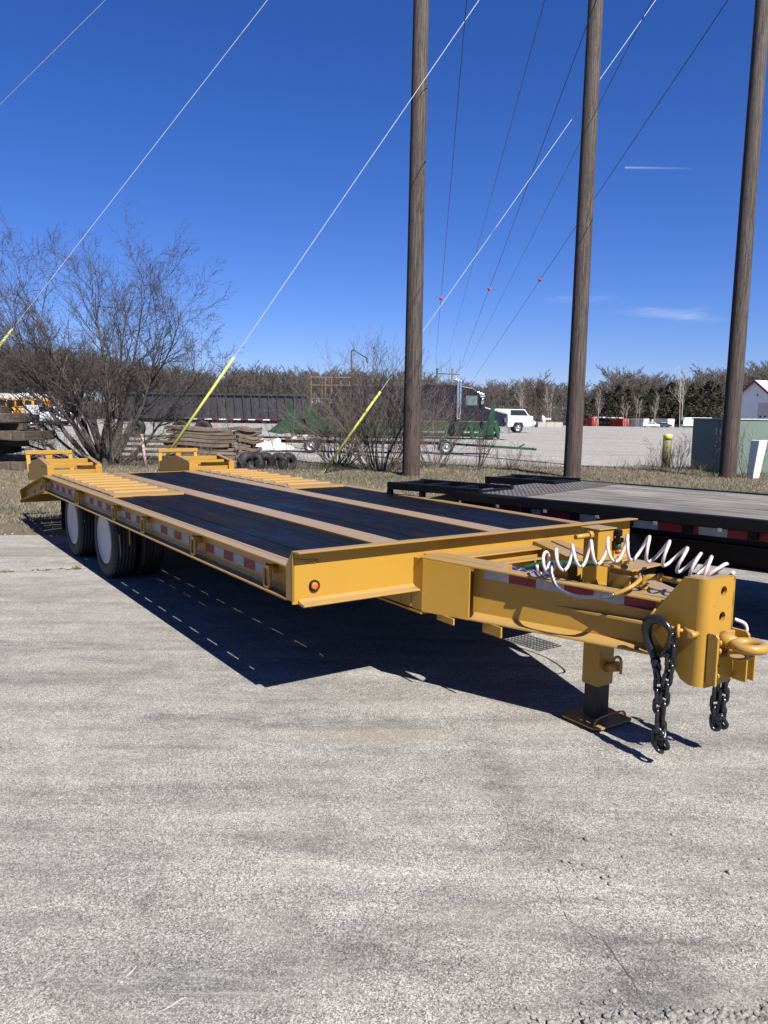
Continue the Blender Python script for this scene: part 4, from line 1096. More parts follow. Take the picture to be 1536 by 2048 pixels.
# stout curved bole to the left of the clump
branch(segs, (-.05, 0, -.05), _n((-.75, 0, 1)), 3.4, .13, 0, dict(cfg, start=[.4, .12, .1, 1]), rs)
plant(T1, segs, BARK, TWIG, .022)
print('tree segs', len(segs))

def shrub(px, py, H, spread, nst, lab, seed, kids=(1.5, 1.2), name='bare_shrub', cat='shrub', tw=SCRUB, r=.014, base=.35, group='bare shrubs along the verge', rmin=.0035, yoff=0.):
    rs = random.Random(seed); g = gnd(px, py); g.y += yoff
    root = thing(name, g, 0, lab, cat, group)
    c = dict(n=[9, 7, 5], wig=[.09, .14, .18], up=[.03, .05, .04], start=[.15, .1, 1], kids=list(kids), ang=[.5, .55], len=[.45, .5], rmin=rmin)
    sg = []
    for i in range(nst):
        a = rs.uniform(0, 2 * PI); t = rs.random() ** .8 * spread
        branch(sg, (math.cos(a) * base * rs.random(), math.sin(a) * base * rs.random(), -.03), _n((math.cos(a) * t, math.sin(a) * t, 1)), H * rs.uniform(.55, 1.0) * .9, r * rs.uniform(.6, 1.4), 0, c, rs)
    plant(root, sg, tw, tw, .03); return len(sg)
tot = 0
tot += shrub(762, 944, 3.5, 1.05, 70, 'dense bare thicket in front of the green header, touching the first pole on its left', 1, (1.7, 1.2), base=.55)
tot += shrub(668, 938, 2.7, 1.2, 45, 'loose bare shrub behind the yellow guy sleeve, left half of the thicket', 2, (1.5, 1.1), yoff=1.2)
tot += shrub(872, 940, 3.0, 1.0, 26, 'bare shrub right behind the first utility pole, leaning right', 3, (1.6, 1.1), yoff=.6)
tot += shrub(957, 943, 2.2, .45, 6, 'thin dark sapling with forked stem right of the first pole', 4, (1.1, .8), name='sapling', cat='sapling', tw=BARK, r=.022, base=.06, rmin=.005)
tot += shrub(505, 940, 2.4, .7, 9, 'sparse tall weed stems in front of the white heap, left of the thicket', 5, (.8, .5), cat='weeds', name='dry_weeds', r=.008)
tot += shrub(575, 942, 2.9, .5, 7, 'sparse pale stems between the old tyres and the thicket', 6, (.7, .5), cat='weeds', name='dry_weeds', r=.009)
tot += shrub(395, 938, 2.0, .8, 14, 'weed stems in front of the stacked brown mats, behind the far folded ramp', 7, (.8, .5), cat='weeds', name='dry_weeds', r=.007)
tot += shrub(130, 935, 1.6, .9, 16, 'low bare shrub left of the big bare tree, behind the near folded ramp', 8, (1., .7), r=.008)
tot += shrub(1352, 937, 1.25, .7, 16, 'small dark shrub between the yellow bollard and the green cabinet', 9, (1.3, .8), tw=BARK, r=.008, base=.25)
tot += shrub(1492, 952, 1.6, .8, 12, 'bare twigs in front of the green cabinet, beside the white marker post', 10, (1.1, .6), tw=BARK, r=.007, base=.2)
tot += shrub(1428, 953, .9, .35, 3, 'short pale stem in front of the cabinet doors', 12, (.9, .4), tw=SCRUB, r=.009, base=.05)
tot += shrub(258, 936, 1.5, .8, 26, 'brown suckers and weeds around the foot of the big bare tree', 13, (.9, .6), cat='weeds', name='dry_weeds', r=.006, base=.5)
tot += shrub(1310, 938, .8, .9, 14, 'dry weed tuft left of the yellow bollard', 14, (.9, .5), cat='weeds', name='dry_weeds', r=.004, base=.3)
tot += shrub(1000, 938, .9, 1.2, 18, 'low tangle of twigs right of the sapling', 15, (1., .6), cat='weeds', name='dry_weeds', r=.005, base=.8)
print('shrub segs', tot)
# taller dry weeds along the verge
wd = blades('dry_weeds', 9000, (-13, 16), (21.3, 24.2), .10, .42, [SCRUB, DRYG], lambda x, y: np.clip(.45 + .55 * np.sin(x * 1.3) * np.sin(x * .41 + 2), 0, 1), .006)
tag(wd, 'tall dry weeds along the far edge of the grass verge', 'weeds', kind='stuff')
wd = blades('dry_weeds', 5000, (-6, 4), (20.0, 22.5), .05, .2, [DRYG, GRNG], lambda x, y: np.exp(-np.minimum.reduce([(x - g_[0])**2 + (y - g_[1])**2 for g_ in [(p_.x, p_.y) for p_ in bases] + [(-1.6, 21.8)]]) * 2), .006)
tag(wd, 'grass tufts around the foot of the guy anchors', 'grass', kind='stuff')

# far woods: tree variants as flat ribbons of twigs
def far_variant(seed, H=16., w=.05):
    rs = random.Random(seed); sg = []
    c = dict(n=[9, 6, 4], wig=[.05, .13, .2], up=[.03, .07, .05], start=[.28, .1, 1], kids=[3.4, 2.0], ang=[.62, .6], len=[.42, .5], rmin=.03)
    branch(sg, (0, 0, 0), _n((rs.uniform(-.05, .05), 0, 1)), H * .97, .17, 0, c, rs)
    return ribbon_arrays(sg, w)
VARS = [far_variant(50 + i) for i in range(7)]
tp_x = [-500, 0, 150, 260, 420, 480, 560, 640, 800, 960, 1045, 1100, 1150, 1210, 1262, 1300, 1340, 1400, 1450, 1490, 1540, 2000]
tp_y = [700, 712, 712, 735, 752, 745, 750, 748, 752, 776, 764, 770, 778, 772, 748, 756, 772, 754, 752, 746, 738, 720]
def top_px(px): return float(np.interp(px, tp_x, tp_y))
rs = random.Random(5); allV = []
for row, (D, step, dh) in enumerate(((246, 9, -2), (258, 8, 0), (275, 8, 1), (296, 9, 3))):
    px = -420
    while px < 1960:
        px += step * rs.uniform(.5, 1.5)
        yt = top_px(px) + rs.gauss(4, 4.5) + dh; P = at(px, yt, D); H = P.z - zfar(D)
        k = rs.choice(VARS); s_ = H / 16. * rs.uniform(.9, 1.02); a = rs.choice((-1, 1)) * rs.uniform(1.0, 1.6)
        allV.append(k * np.array([[s_ * a, s_, s_]]) + np.array([[P.x, D + rs.uniform(-4, 4), zfar(D)]]))
# understory
nU = 26000; ux = rng.uniform(-300, 300, nU); uy = rng.uniform(240, 300, nU); h = rng.uniform(1.0, 4.5, nU); lean = rng.normal(0, .5, nU); uz = rng.uniform(0, 5., nU)
P0 = np.stack([ux, uy, -1.5 + uz], 1); P1 = P0 + np.stack([lean * h * .6, np.zeros(nU), h], 1); wv = np.array([[.05, 0, .01]])
allV.append(np.stack([P0 - wv, P0 + wv, P1 + wv * .7, P1 - wv * .7], 1).reshape(-1, 3))
V = np.concatenate(allV); print('far quads', len(V) // 4)
o = soup('woodland', V, np.arange(len(V)).reshape(-1, 4), FARB); tag(o, 'leafless brown wood closing the far side of the lot', 'woodland', kind='stuff')
# added mound behind the wood, blocks horizon light between the trunks
MOUNDM = simple('leaf_litter', (.075, .058, .045), .95, 0, .4, .2)
xs = [-1600 + 40 * i for i in range(81)]
V = []; Fa = []
prof = [(252, 0, 0), (275, 3.5, 2.), (310, 6.0, 3.), (420, 5, 2), (900, 2, 1), (2500, 0, 0)]
for (y, z, a) in prof:
    for x in xs: V.append((x, y, -1.55 + z + a * .3 * math.sin(x * .021 + y)))
n = len(xs)
for j in range(len(prof) - 1):
    for i in range(n - 1): Fa.append((j * n + i, j * n + i + 1, (j + 1) * n + i + 1, (j + 1) * n + i))
struct(soup('backing_mound', V, Fa, MOUNDM, smooth=True))
# cedars
def cedar(seed):
    r = np.random.default_rng(seed); n = 2600
    z = r.random(n) ** .8; rad = (1 - z) ** .75 * .30 * (1 + .25 * np.sin(z * 19 + seed)) * np.sqrt(r.random(n)) ; a = r.uniform(0, 2 * PI, n)
    c = np.stack([rad * np.cos(a), rad * np.sin(a), .04 + z * .95], 1)
    o1 = r.normal(0, .022, (n, 3)); o2 = r.normal(0, .022, (n, 3)); o1[:, 2] *= .8
    return np.stack([c, c + o1, c + o2], 1).reshape(-1, 3)
CV = [cedar(i) for i in range(3)]; CM = []
for v in CV:
    me = bpy.data.meshes.new('crown'); me.from_pydata(v.tolist(), [], np.arange(len(v)).reshape(-1, 3).tolist()); me.materials.append(CEDAR); CM.append(me)
tkm = MB(); tkm.tube([(0, 0, 0), (0, 0, .5)], [.02, .008], 6); tk = tkm.build('trunk', BARK); tkme = tk.data; bpy.data.objects.remove(tk)
cl = [(1168, 790, 'dark cedar just right of the middle pole, above the red container'), (1186, 797, 'low cedar behind the left red container'), (1218, 782, 'brownish cedar above the white canopy'), (1238, 770, 'broad cedar above the canopy, near its right end'),
      (1256, 776, 'cedar above the right red container'), (1278, 788, 'cedar above the grey and white container'), (1304, 778, 'cedar left of the pale sycamore'), (1322, 775, 'cedar with pointed tip, second left of the pale sycamore'), (1342, 766, 'pointed cedar touching the pale sycamore on the left'),
      (1385, 768, 'cedar right of the pale sycamore'), (1402, 776, 'cedar above the left end of the green cabinet'), (1418, 762, 'tall cedar above the cabinet doors'), (1436, 770, 'cedar just left of the right pole'), (1150, 800, 'low cedar half hidden by the middle pole')]
for i, (px, py, lab) in enumerate(cl):
    D = 236 + (i * 37) % 9; P = at(px, py, D); H = P.z - zfar(D)
    r_ = thing('cedar_tree', (P.x, D, zfar(D)), i * 1.3, lab, 'cedar', 'cedars at the wood edge')
    o = bpy.data.objects.new('crown', CM[i % 3]); COL.objects.link(o); o.parent = r_; o.scale = (H * 1.45, H * 1.45, H)
    o = bpy.data.objects.new('trunk', tkme); COL.objects.link(o); o.parent = r_; o.scale = (H, H, H)
# pale trees standing in front of the wood
def pale_tree(px, ytop, lab, seed, D=226, tw=PALEB, wide=1.):
    P = at(px, ytop, D); H = P.z - zfar(D); rs = random.Random(seed); sg = []
    c = dict(n=[9, 6, 4], wig=[.04, .10, .2], up=[.02, .06, .05], start=[.3, .1, 1], kids=[2.2, 1.5], ang=[.5 * wide, .55], len=[.38, .5], rmin=.035)
    for q in range(2): branch(sg, (q * .5, 0, 0), _n((rs.uniform(-.08, .08), 0, 1)), H * .97 * (1 - .15 * q), .15, 0, c, rs)
    r_ = thing('bare_tree', (P.x, D, zfar(D)), 0, lab, 'tree', 'bare trees in front of the wood')
    segs_mesh('trunk', [s_ for s_ in sg if s_[4] == 0], tw, 5, r_); segs_mesh('branches', [s_ for s_ in sg if s_[4] > 0], tw, 3, r_)
GB = make_bark('grey_tree_bark', (.16, .135, .115), (.26, .225, .195))
pale_tree(1366, 742, 'tall pale sycamore rising left of the green cabinet', 61)
pale_tree(1196, 783, 'grey rounded bare tree above the left red container', 62, tw=GB, wide=1.4)
pale_tree(1250, 800, 'low grey bare tree above the right red container', 63, tw=GB)
pale_tree(1275, 795, 'low grey bare tree between the red and the white containers', 64, tw=GB, wide=1.3)
pale_tree(1043, 770, 'bare tree behind the white pickup', 65, tw=GB)
pale_tree(1100, 780, 'bare tree above the concrete blocks', 66, tw=GB, wide=1.2)
pale_tree(1310, 792, 'bare tree above the parked wrecks', 67, tw=GB)

# ------------------------------------------------------------------ vehicles and yard
def extr(b, poly, y0, y1, mi=0): return b.prism(poly, lambda x, y, t: (x, t, y), y0, y1, mi)
# semi tractor: local x forward, its right side faces the camera (-y)
D = 48.; P = at(1020, 850, D)
SM = thing('semi_truck', (P.x, D, 0), -.03, 'black sleeper-cab semi truck parked behind the green header, nose to the right', 'truck')
BT = simple('truck_black_paint', (.012, .010, .016), .25, 0, .2, 2)
b = MB(); extr(b, [(-5.5, .95), (-5.5, 3.2), (-5.2, 3.38), (-3.5, 3.36), (-2.35, 3.15), (-1.95, 2.85), (-1.60, 2.05), (-1.60, .95)], 0, 2.3); b.build('cab', BT, SM, .05)
b = MB(); b.hexa([(-1.62, .2, .9), (-.25, .35, .8), (-.25, 1.95, .8), (-1.62, 2.1, .9), (-1.62, .25, 2.05), (-.16, .45, 1.66), (-.16, 1.85, 1.66), (-1.62, 2.05, 2.05)]); b.build('hood', BT, SM, .08)
b = MB(); b.box((-.16, .5, .75), (-.08, 1.8, 1.6)); b.build('grille', CHROME, SM)
b = MB(); b.box((-.12, .0, .35), (.05, 2.3, .78)); b.build('bumper', CHROME, SM, .04)
b = MB(); b.box((-.35, .12, 1.12), (-.10, .42, 1.35)); b.build('headlight', CHROME, SM, .03)
b = MB(); b.hexa([(-1.98, .1, 2.72), (-1.52, .1, 2.62), (-1.52, 2.2, 2.62), (-1.98, 2.2, 2.72), (-2.05, .1, 2.95), (-1.62, .1, 2.78), (-1.62, 2.2, 2.78), (-2.05, 2.2, 2.95)]); b.build('sun_visor', CHROME, SM, .02)
b = MB(); b.hexa([(-1.60, .12, 2.1), (-1.56, .12, 2.1), (-1.56, 2.18, 2.1), (-1.60, 2.18, 2.1), (-1.93, .12, 2.72), (-1.88, .12, 2.72), (-1.88, 2.18, 2.72), (-1.93, 2.18, 2.72)]); b.build('windshield', GLASS, SM)
GL2 = simple('tinted_green_glass', (.10, .15, .14), .08, 0, .2)
b = MB(); b.box((-2.75, -.012, 2.1), (-2.05, .01, 2.68)); b.build('side_window', GL2, SM)
b = MB(); b.box((-2.9, -.01, .95), (-2.885, .005, 2.75)); b.build('door_seam', DARKM, SM)
b = MB(); b.tube([(-1.75, -.12, 2.15), (-1.75, -.12, 2.6)], .09, 8); b.build('mirror', CHROME, SM)
for dx in (0, -.16):
    b = MB(); b.tube(smooth_path([(-3.1 + dx, -.1, 1.2), (-3.1 + dx, -.1, 3.45), (-3.13 + dx, -.1, 3.58), (-3.26 + dx, -.1, 3.66)], [1] * 4)[0], .075, 10); b.build('exhaust_stack', CHROME, SM)
b = MB(); b.tube([(-4.2, .1, .72), (-2.5, .1, .72)], .3, 16); b.build('fuel_tank', CHROME, SM)
b = MB()
fpts = [(-1.28 + .70 * math.cos(a), .52 + .70 * math.sin(a)) for a in [PI * i / 10 for i in range(11)]]
extr(b, fpts + [(p[0] * .83 - .22, p[1] * .86 + .05) for p in fpts[::-1]], -.05, .5); b.build('fender', BT, SM)
b = MB(); b.box((-10.5, .75, .75), (-5.4, 1.0, 1.0)); b.box((-10.5, 1.4, .75), (-5.4, 1.65, 1.0)); b.build('frame_rail', DARKM, SM)
plain_wheel(SM, (-1.28, .18, .52), (0, -1, 0), .52, .30, .30, CHROME)
for x in (-8.2, -9.5): plain_wheel(SM, (x, .2, .52), (0, -1, 0), .52, .30, .55, WHITEP)
b = MB(); b.box((-11.0, -.05, 1.05), (-5.8, 2.4, 3.2)); b.build('rear_body', BT, SM, .05)

def car(x, D, rz, name, lab, cat, L, H, W_, body, prof, glassprof, wheels, r=.37, group=None, z=None):
    t = thing(name, (x, D, zfar(D) if z is None else z), rz, lab, cat, group)
    b = MB(); extr(b, prof, 0, W_); b.build('body', body, t, .06)
    b = MB(); extr(b, glassprof, -.008, W_ + .008); b.build('side_window', GLASS, t)
    for wx in wheels:
        plain_wheel(t, (wx, .12, r), (0, -1, 0), r, r * .58, .24, SILV); plain_wheel(t, (wx, W_ - .12, r), (0, 1, 0), r, r * .58, .24, SILV)
    return t
D = 68.; P = at(1066, 850, D)
pk = car(P.x, D, PI - .0, 'pickup_truck', 'white pickup with dark topper windows parked behind the semi truck nose', 'pickup', 5.6, 1.95, 1.9, WHITEP,
    [(0, .55), (0, 1.42), (-.35, 1.48), (-.75, 2.03), (-3.3, 2.05), (-3.9, 1.4), (-5.5, 1.25), (-5.6, .55), (-4.9, .5), (-4.7, .85), (-4.0, .85), (-3.8, .5), (-1.75, .5), (-1.6, .88), (-.95, .88), (-.8, .5)][::1],
    [(-.45, 1.50), (-.80, 1.98), (-2.0, 1.98), (-2.0, 1.50)], [-1.28, -4.35], .40, z=0)
pk.rotation_euler = (0, 0, 0); pk.location = (P.x, D, 0)
b = MB(); b.box((-.05, -.01, .95), (.03, 1.91, 1.2)); b.build('tail_light', simple('red_lens', (.35, .01, .01), .2), pk)
b = MB(); b.box((-.1, -.02, .5), (.08, 1.92, .68)); b.build('rear_bumper', CHROME, pk)
# school buses at left
for px, D, lab, L in ((118, 76, 'yellow school bus with white roof behind the timber stacks, nose to the right', 10.5), (131, 92, 'second bus roof showing behind the first bus, through the bare tree', 11.)):
    P = at(px, 850, D); t = thing('school_bus', (P.x, D, 0), 0, lab, 'bus', 'school buses at the left edge')
    b = MB(); extr(b, [(-L, .6), (-L, 2.45), (-1.6, 2.45), (-1.45, 1.6), (-.1, 1.45), (0, 1.2), (0, .65)], 0, 2.4); b.build('body', LBUS, t, .05)
    b = MB(); extr(b, [(-L, 2.45), (-L + .1, 2.85), (-L + .5, 2.98), (-2.0, 2.98), (-1.65, 2.85), (-1.6, 2.45)], 0.02, 2.38); b.build('roof', WHITEP, t, .06)
    for k in range(10):
        b = MB(); b.box((-2.6 - k * .85, -.012, 1.75), (-3.25 - k * .85, .01, 2.3)); b.build('window', GLASS, t)
    b = MB(); b.box((-2.35, -.012, .75), (-1.7, .01, 2.35)); b.build('door', GLASS, t)
    b = MB(); b.box((-.0, .3, .7), (.05, 2.1, 1.35)); b.build('grille', SILV, t)
    for wx in (-.95, -7.5): plain_wheel(t, (wx, .1, .5), (0, -1, 0), .5, .3, .28, DARKM)
# a light pickup nose beside the bus
D = 70; P = at(133, 850, D)
car(P.x, D, 0, 'parked_van', 'pale van with barred grille right of the school bus', 'van', 4, 1.7, 1.8, WHITEP, [(0, .45), (0, 1.1), (-.3, 1.25), (-.9, 1.8), (-3.9, 1.85), (-4., .45)], [(-1.0, 1.3), (-1.15, 1.7), (-2.4, 1.7), (-2.4, 1.3)], [-.8, -3.1], .34, z=0)
# black side-dump trailer
D = 45.; P = at(622, 850, D)
DT = thing('dump_trailer', (P.x, D, 0), 0, 'long black ribbed dump trailer parked behind the brown mats and tree', 'trailer')
BR = simple('faded_black_sheet', (.028, .028, .032), .5, 0, .4, 1.2)
b = MB(); extr(b, [(-11, 1.15), (-11.2, 2.5), (-.2, 2.5), (-.7, 1.15)], .1, 2.4); b.build('dump_body', BR, DT)
for k in range(22):
    x = -11 + k * .49 + .3; lean_ = .12 if k < 11 else -.1
    b = MB(); b.beam((x, .06, 1.15), (x + lean_, .06, 2.5), .07, .10, up=(0, 1, 0)); b.build('rib', BR, DT)
b = MB(); b.beam((-11.2, .05, 2.5), (-.2, .05, 2.5), .12, .1); b.build('top_rail', BR, DT)
b = MB(); b.box((-11, .3, .85), (-.7, .55, 1.05)); b.box((-11, 1.8, .85), (-.7, 2.05, 1.05)); b.build('frame', DARKM, DT)
for k in range(12):
    b = MB(); b.box((-7.0 + k * .42, .04, 1.04), (-6.6 + k * .42, .09, 1.10)); b.build('reflective_strip', REDT if k % 2 else WHITEP, DT)
for x in (-6.3, -7.6, -10.2): plain_wheel(DT, (x, .3, .5), (0, -1, 0), .5, .3, .5, DARKM)
# green harvesting header on its cart
D = 29.8; P0 = at(560, 890, D); P1 = at(1075, 890, D)
HC = thing('header_cart', (P0.x, D, 0), 0, 'green header on a low wheeled cart with its long tongue pointing right', 'farm implement')
LH = P1.x - P0.x
def gx(px): return at(px, 890, D).x - P0.x
b = MB(); b.beam((gx(560), .3, .42), (gx(905), .3, .42), .12, .12); b.build('cart_beam', BLKP, HC)
b = MB(); b.beam((gx(900), .3, .40), (gx(1068), .3, .24), .08, .09); b.beam((gx(1040), .3, .30), (gx(1052), .3, .42), .05, .05); b.tube([(gx(1068), .3, .24), (gx(1076), .3, .23)], .05, 8); b.build('tongue', GREENI, HC)
for px in (622, 892):
    for y in (-.15, .9): plain_wheel(HC, (gx(px), y, .27), (0, -1, 0), .27, .16, .18, SILV)
    b = MB(); b.box((gx(px) - .04, -.1, .25), (gx(px) + .04, .9, .33)); b.box((gx(px) - .05, .24, .3), (gx(px) + .05, .36, .45)); b.build('axle', DARKM, HC)
for px in (640, 720, 800, 880):
    b = MB(); b.box((gx(px), .25, .45), (gx(px) + .08, .35, .82)); b.build('support_post', DARKM, HC)
x0, x1 = gx(585), gx(995)
b = MB(); b.box((x0, .55, .78), (x1, .75, 1.28)); b.tube([(x0, .35, .8), (x1, .35, .8)], .13, 10); b.build('header_body', GREENI, HC, .02)
for k in range(9):
    xk = x0 + (x1 - x0) * k / 8
    b = MB(); b.hexa([(xk - .14, .5, .75), (xk + .14, .5, .75), (xk + .14, 1.1, .8), (xk - .14, 1.1, .8), (xk - .03, -.2 + .0, .62), (xk + .03, -.2, .62), (xk + .1, .9, 1.35), (xk - .1, .9, 1.35)]); b.build('row_unit', GREENI, HC, .02)
b = MB(); extr(b, [(gx(536), .78), (gx(565), 1.22), (gx(580), 1.30), (gx(580), .74), (gx(560), .70)], -.1, .5); b.build('end_divider', GREENI, HC, .02)
for a, c, d_ in ((575, 572, 612), (612, 608, 655)):
    b = MB(); extr(b, [(gx(c), 2.0), (gx(c) + .06, 2.0), (gx(d_), .85), (gx(a), .85)], .1, .16); b.build('fold_wing', GREENI, HC)
b = MB(); extr(b, [(gx(905), 1.25), (gx(935), 1.25), (gx(925), .85), (gx(913), .85)], -.1, .2); b.build('hopper', GREENI, HC)
b = MB(); extr(b, [(gx(975), 1.35), (gx(982), 2.05), (gx(986), 2.05), (gx(986), .8), (gx(950), .7)], -.1, .0); b.build('end_divider', GREENI, HC)
for k in range(4):
    b = MB(); b.beam((gx(573 + k * 11), -.16, .50 + k * .045), (gx(583 + k * 11), -.16, .545 + k * .045), .02, .05); b.build('reflective_strip', REDT if k % 2 == 0 else WHITEP, HC)
# white heap behind the header
def heap(name, px0, px1, y, h, D, mat, lab, cat, seed):
    r = random.Random(seed); a = at(px0, y, D).x; c = at(px1, y, D).x; n = 26; m = 8; V = []; Fa = []
    for i in range(n):
        for j in range(m):
            u = i / (n - 1); v = j / (m - 1); z = h * math.sin(PI * u) ** .6 * math.sin(PI * v) ** .7 * (1 + .25 * math.sin(u * 17 + v * 5)) * r.uniform(.85, 1.1)
            V.append((a + (c - a) * u, D + v * 1.6, z - .03))
    for i in range(n - 1):
        for j in range(m - 1): Fa.append((i * m + j, (i + 1) * m + j, (i + 1) * m + j + 1, i * m + j + 1))
    o = soup(name, V, Fa, mat, smooth=True); tag(o, lab, cat); return o
heap('covered_heap', 480, 582, 890, .42, 32, simple('white_tarp', (.50, .48, .43), .8, 0, .2, 3), 'low white tarp-covered heap left of the green header', 'heap', 4)
heap('gravel_pile', 1040, 1160, 930, .10, 23.0, GRAVEL, 'low pale gravel spill at the verge edge left of the middle pole', 'gravel', 5)
# wooden stake rack behind the thicket
D = 50.; P = at(620, 850, D); RK = thing('stake_rack', (P.x, D, 0), 0, 'tan wooden stake rack standing above the thicket', 'rack')
TAN = simple('tan_timber', (.20, .135, .09), .8, 0, .25, 4)
for dx in (0.05, .75, .95, 1.35, 1.95, 2.5):
    b = MB(); b.box((dx, 0, 0 if dx in (.05, 2.5) else 2.35), (dx + .045, .07, 3.9 - dx * .15)); b.build('post', TAN, RK)
for z in (2.4, 3.25, 3.75):
    b = MB(); b.box((0, -.03, z), (2.6, .0, z + .05)); b.build('rail', TAN, RK)
b = MB(); b.beam((1.8, -.1, 2.35), (4.9, -.1, 1.2), .1, .22); b.build('slanting_board', simple('pale_board', (.42, .38, .33), .8), RK)
D = 55.; P = at(702, 850, D); LP = thing('lamp_post', (P.x, D, 0), 0, 'slim dark post with bent arm rising above the thicket', 'lamp post')
b = MB(); b.tube([(0, 0, 0), (0, 0, 5.85)], .045, 8); b.build('post', DARKM, LP)
b = MB(); b.tube([(0, 0, 5.85), (.15, 0, 5.88), (1.05, 0, 5.35), (1.1, 0, 5.0)], .04, 8); b.build('arm', DARKM, LP)

# stacks of timber mats
def box_timber(parent, c, L, w, h, rz=0, mat=TIMB, r=None):
    b = MB(); r = r or random
    j = [r.uniform(-.015, .015) for _ in range(8)]
    b.hexa([(-L/2 + j[0], -w/2, -h/2), (L/2 + j[1], -w/2, -h/2), (L/2 + j[2], w/2, -h/2), (-L/2 + j[3], w/2, -h/2), (-L/2 + j[4], -w/2, h/2), (L/2 + j[5], -w/2, h/2 + j[6]), (L/2, w/2, h/2 + j[7]), (-L/2, w/2, h/2)])
    o = b.build('timber', mat, parent, .012); o.location = c; o.rotation_euler = (0, r.uniform(-.012, .012), rz + r.uniform(-.01, .01)); return o
g0 = gnd(-40, 940); rs = random.Random(8)
TS = thing('timber_stack', g0, .0, 'stack of weathered timber mats on crosswise blocks at the left edge', 'timber stack')
def end_timber(parent, x, z, w, h, L=1.7, y0=0.):
    b = MB(); j = [rs.uniform(-.02, .02) for _ in range(8)]
    b.hexa([(-w/2, j[0], -h/2 + j[1]), (w/2, j[2], -h/2), (w/2, L, -h/2), (-w/2, L, -h/2), (-w/2 + j[4], j[0], h/2), (w/2, j[2], h/2 + j[5]), (w/2, L, h/2), (-w/2, L, h/2)])
    o = b.build('timber', TIMBY, parent, .012); o.location = (x, y0 + rs.uniform(-.08, .05), z); o.rotation_euler = (rs.uniform(-.02, .02), rs.uniform(-.05, .05), rs.uniform(-.04, .04))
TIMBY = wood('old_timber_ends', (.03, .022, .016), (.15, .115, .085), 1, .9, .5)
for z, xr, h in ((.10, .95, .20), (.47, .30, .24), (.86, 1.25, .23), (1.30, .75, .22)):
    x = -2.2
    while x < xr:
        w = rs.uniform(.20, .34); end_timber(TS, x, z, w * .95, h); x += w
for z in (.28, .66, 1.08):
    b = MB(); b.box((-2.2, .5, z - .08), (.9, .7, z + .08)); b.build('cross_block', TIMBY, TS); b = MB(); b.beam((rs.uniform(-.4, .3), .05, z + .08), (rs.uniform(.1, .6), .1, z - .1), .08, .12); b.build('loose_timber', TIMBY, TS)
g0 = gnd(8, 900, 0); TS2 = thing('timber_stack', (g0.x - 1.5, 27.5, 0), .0, 'second, taller pile of old timbers behind the left edge stack', 'timber stack')
for z, xr in ((.3, 2.2), (.7, 2.5), (1.05, 2.0), (1.5, 1.6), (1.85, 1.3)):
    x = -2.4
    while x < xr:
        w = rs.uniform(.22, .4); end_timber(TS2, x, z, w * .93, .26); x += w
    b = MB(); b.box((-2.4, .4, z + .12), (xr - .2, .6, z + .2)); b.build('cross_block', TIMBY, TS2)
# stacked brown mats left of the header
for nm, px0, px1, py, n, lab in (('mat_stack', 262, 428, 934, 8, 'low wide stack of brown mats behind the far folded ramp'), ('mat_stack', 428, 482, 934, 8, 'short bundle of brown mats at the right end of the mat stack')):
    a = gnd(px0, py); c = gnd(px1, py); a.y = c.y = 24.6; Lm = c.x - a.x
    t = thing(nm, (a.x, 24.6, 0), .02, lab, 'mat stack', 'stacks of brown mats')
    for k in range(n):
        b = MB(); z = .10 + k * .125; e = .10 * math.sin(k * 1.7) + rs.uniform(-.04, .04); m_ = 14
        pr = []
        for i in range(m_ + 1):
            u = i / m_; pr.append((e + (Lm - abs(e)) * u, z - .052 + .035 * math.sin(u * 5 + k * .2)))
        top = [(x, zz + .104) for x, zz in pr[::-1]]
        b.prism(pr + top, lambda x, y, q: (x, q, y), rs.uniform(-.05, .03), 1.3); b.build('mat', BRUSHW, t, .015)
# trailer-like dark frame pieces under the tree (planks on the ground)
t = thing('plank_pile', gnd(262, 925), 0, 'small pile of dark planks just right of the big tree foot', 'plank pile')
for k in range(5): box_timber(t, (.0 + .05 * k, 1.5 + .1 * k, .08 + .16 * k), 1.8 - .1 * k, .3, .07, 0, TIMB, rs)
pp_ = gnd(292, 934); dq = at(283, 868, pp_.y) - pp_
b = MB(); b.tube([(0, 0, -.05), dq], [.045, .04], 8); o = b.build('painted_post', PINK); o.location = pp_; tag(o, 'flaking pink and white post leaning right of the big tree', 'post')
# old tyres half sunk by the verge
for i, (px, lab) in enumerate(((492, 'leftmost of the old black tyres by the verge'), (512, 'second old tyre from the left by the verge'), (529, 'middle one of the old black tyres by the verge'), (556, 'fourth old tyre, after the gap'), (574, 'rightmost of the old black tyres, leaning right'))):
    g = gnd(px, 940); t = MB(); R_ = .27; rt_ = .10
    t.tube([((R_ - rt_) * math.cos(2 * PI * k / 24), 0, (R_ - rt_) * math.sin(2 * PI * k / 24)) for k in range(24)], rt_, 10, closed=True)
    o = t.build('old_tyre', RUB); o.location = (g.x, g.y, .18); o.rotation_euler = (.15 * (-1) ** i, .2 * i, (.9 if i in (0, 4) else .35) * (-1) ** i); o.scale = (1, 1.4, 1.15); tag(o, lab, 'tyre', 'old tyres by the verge')

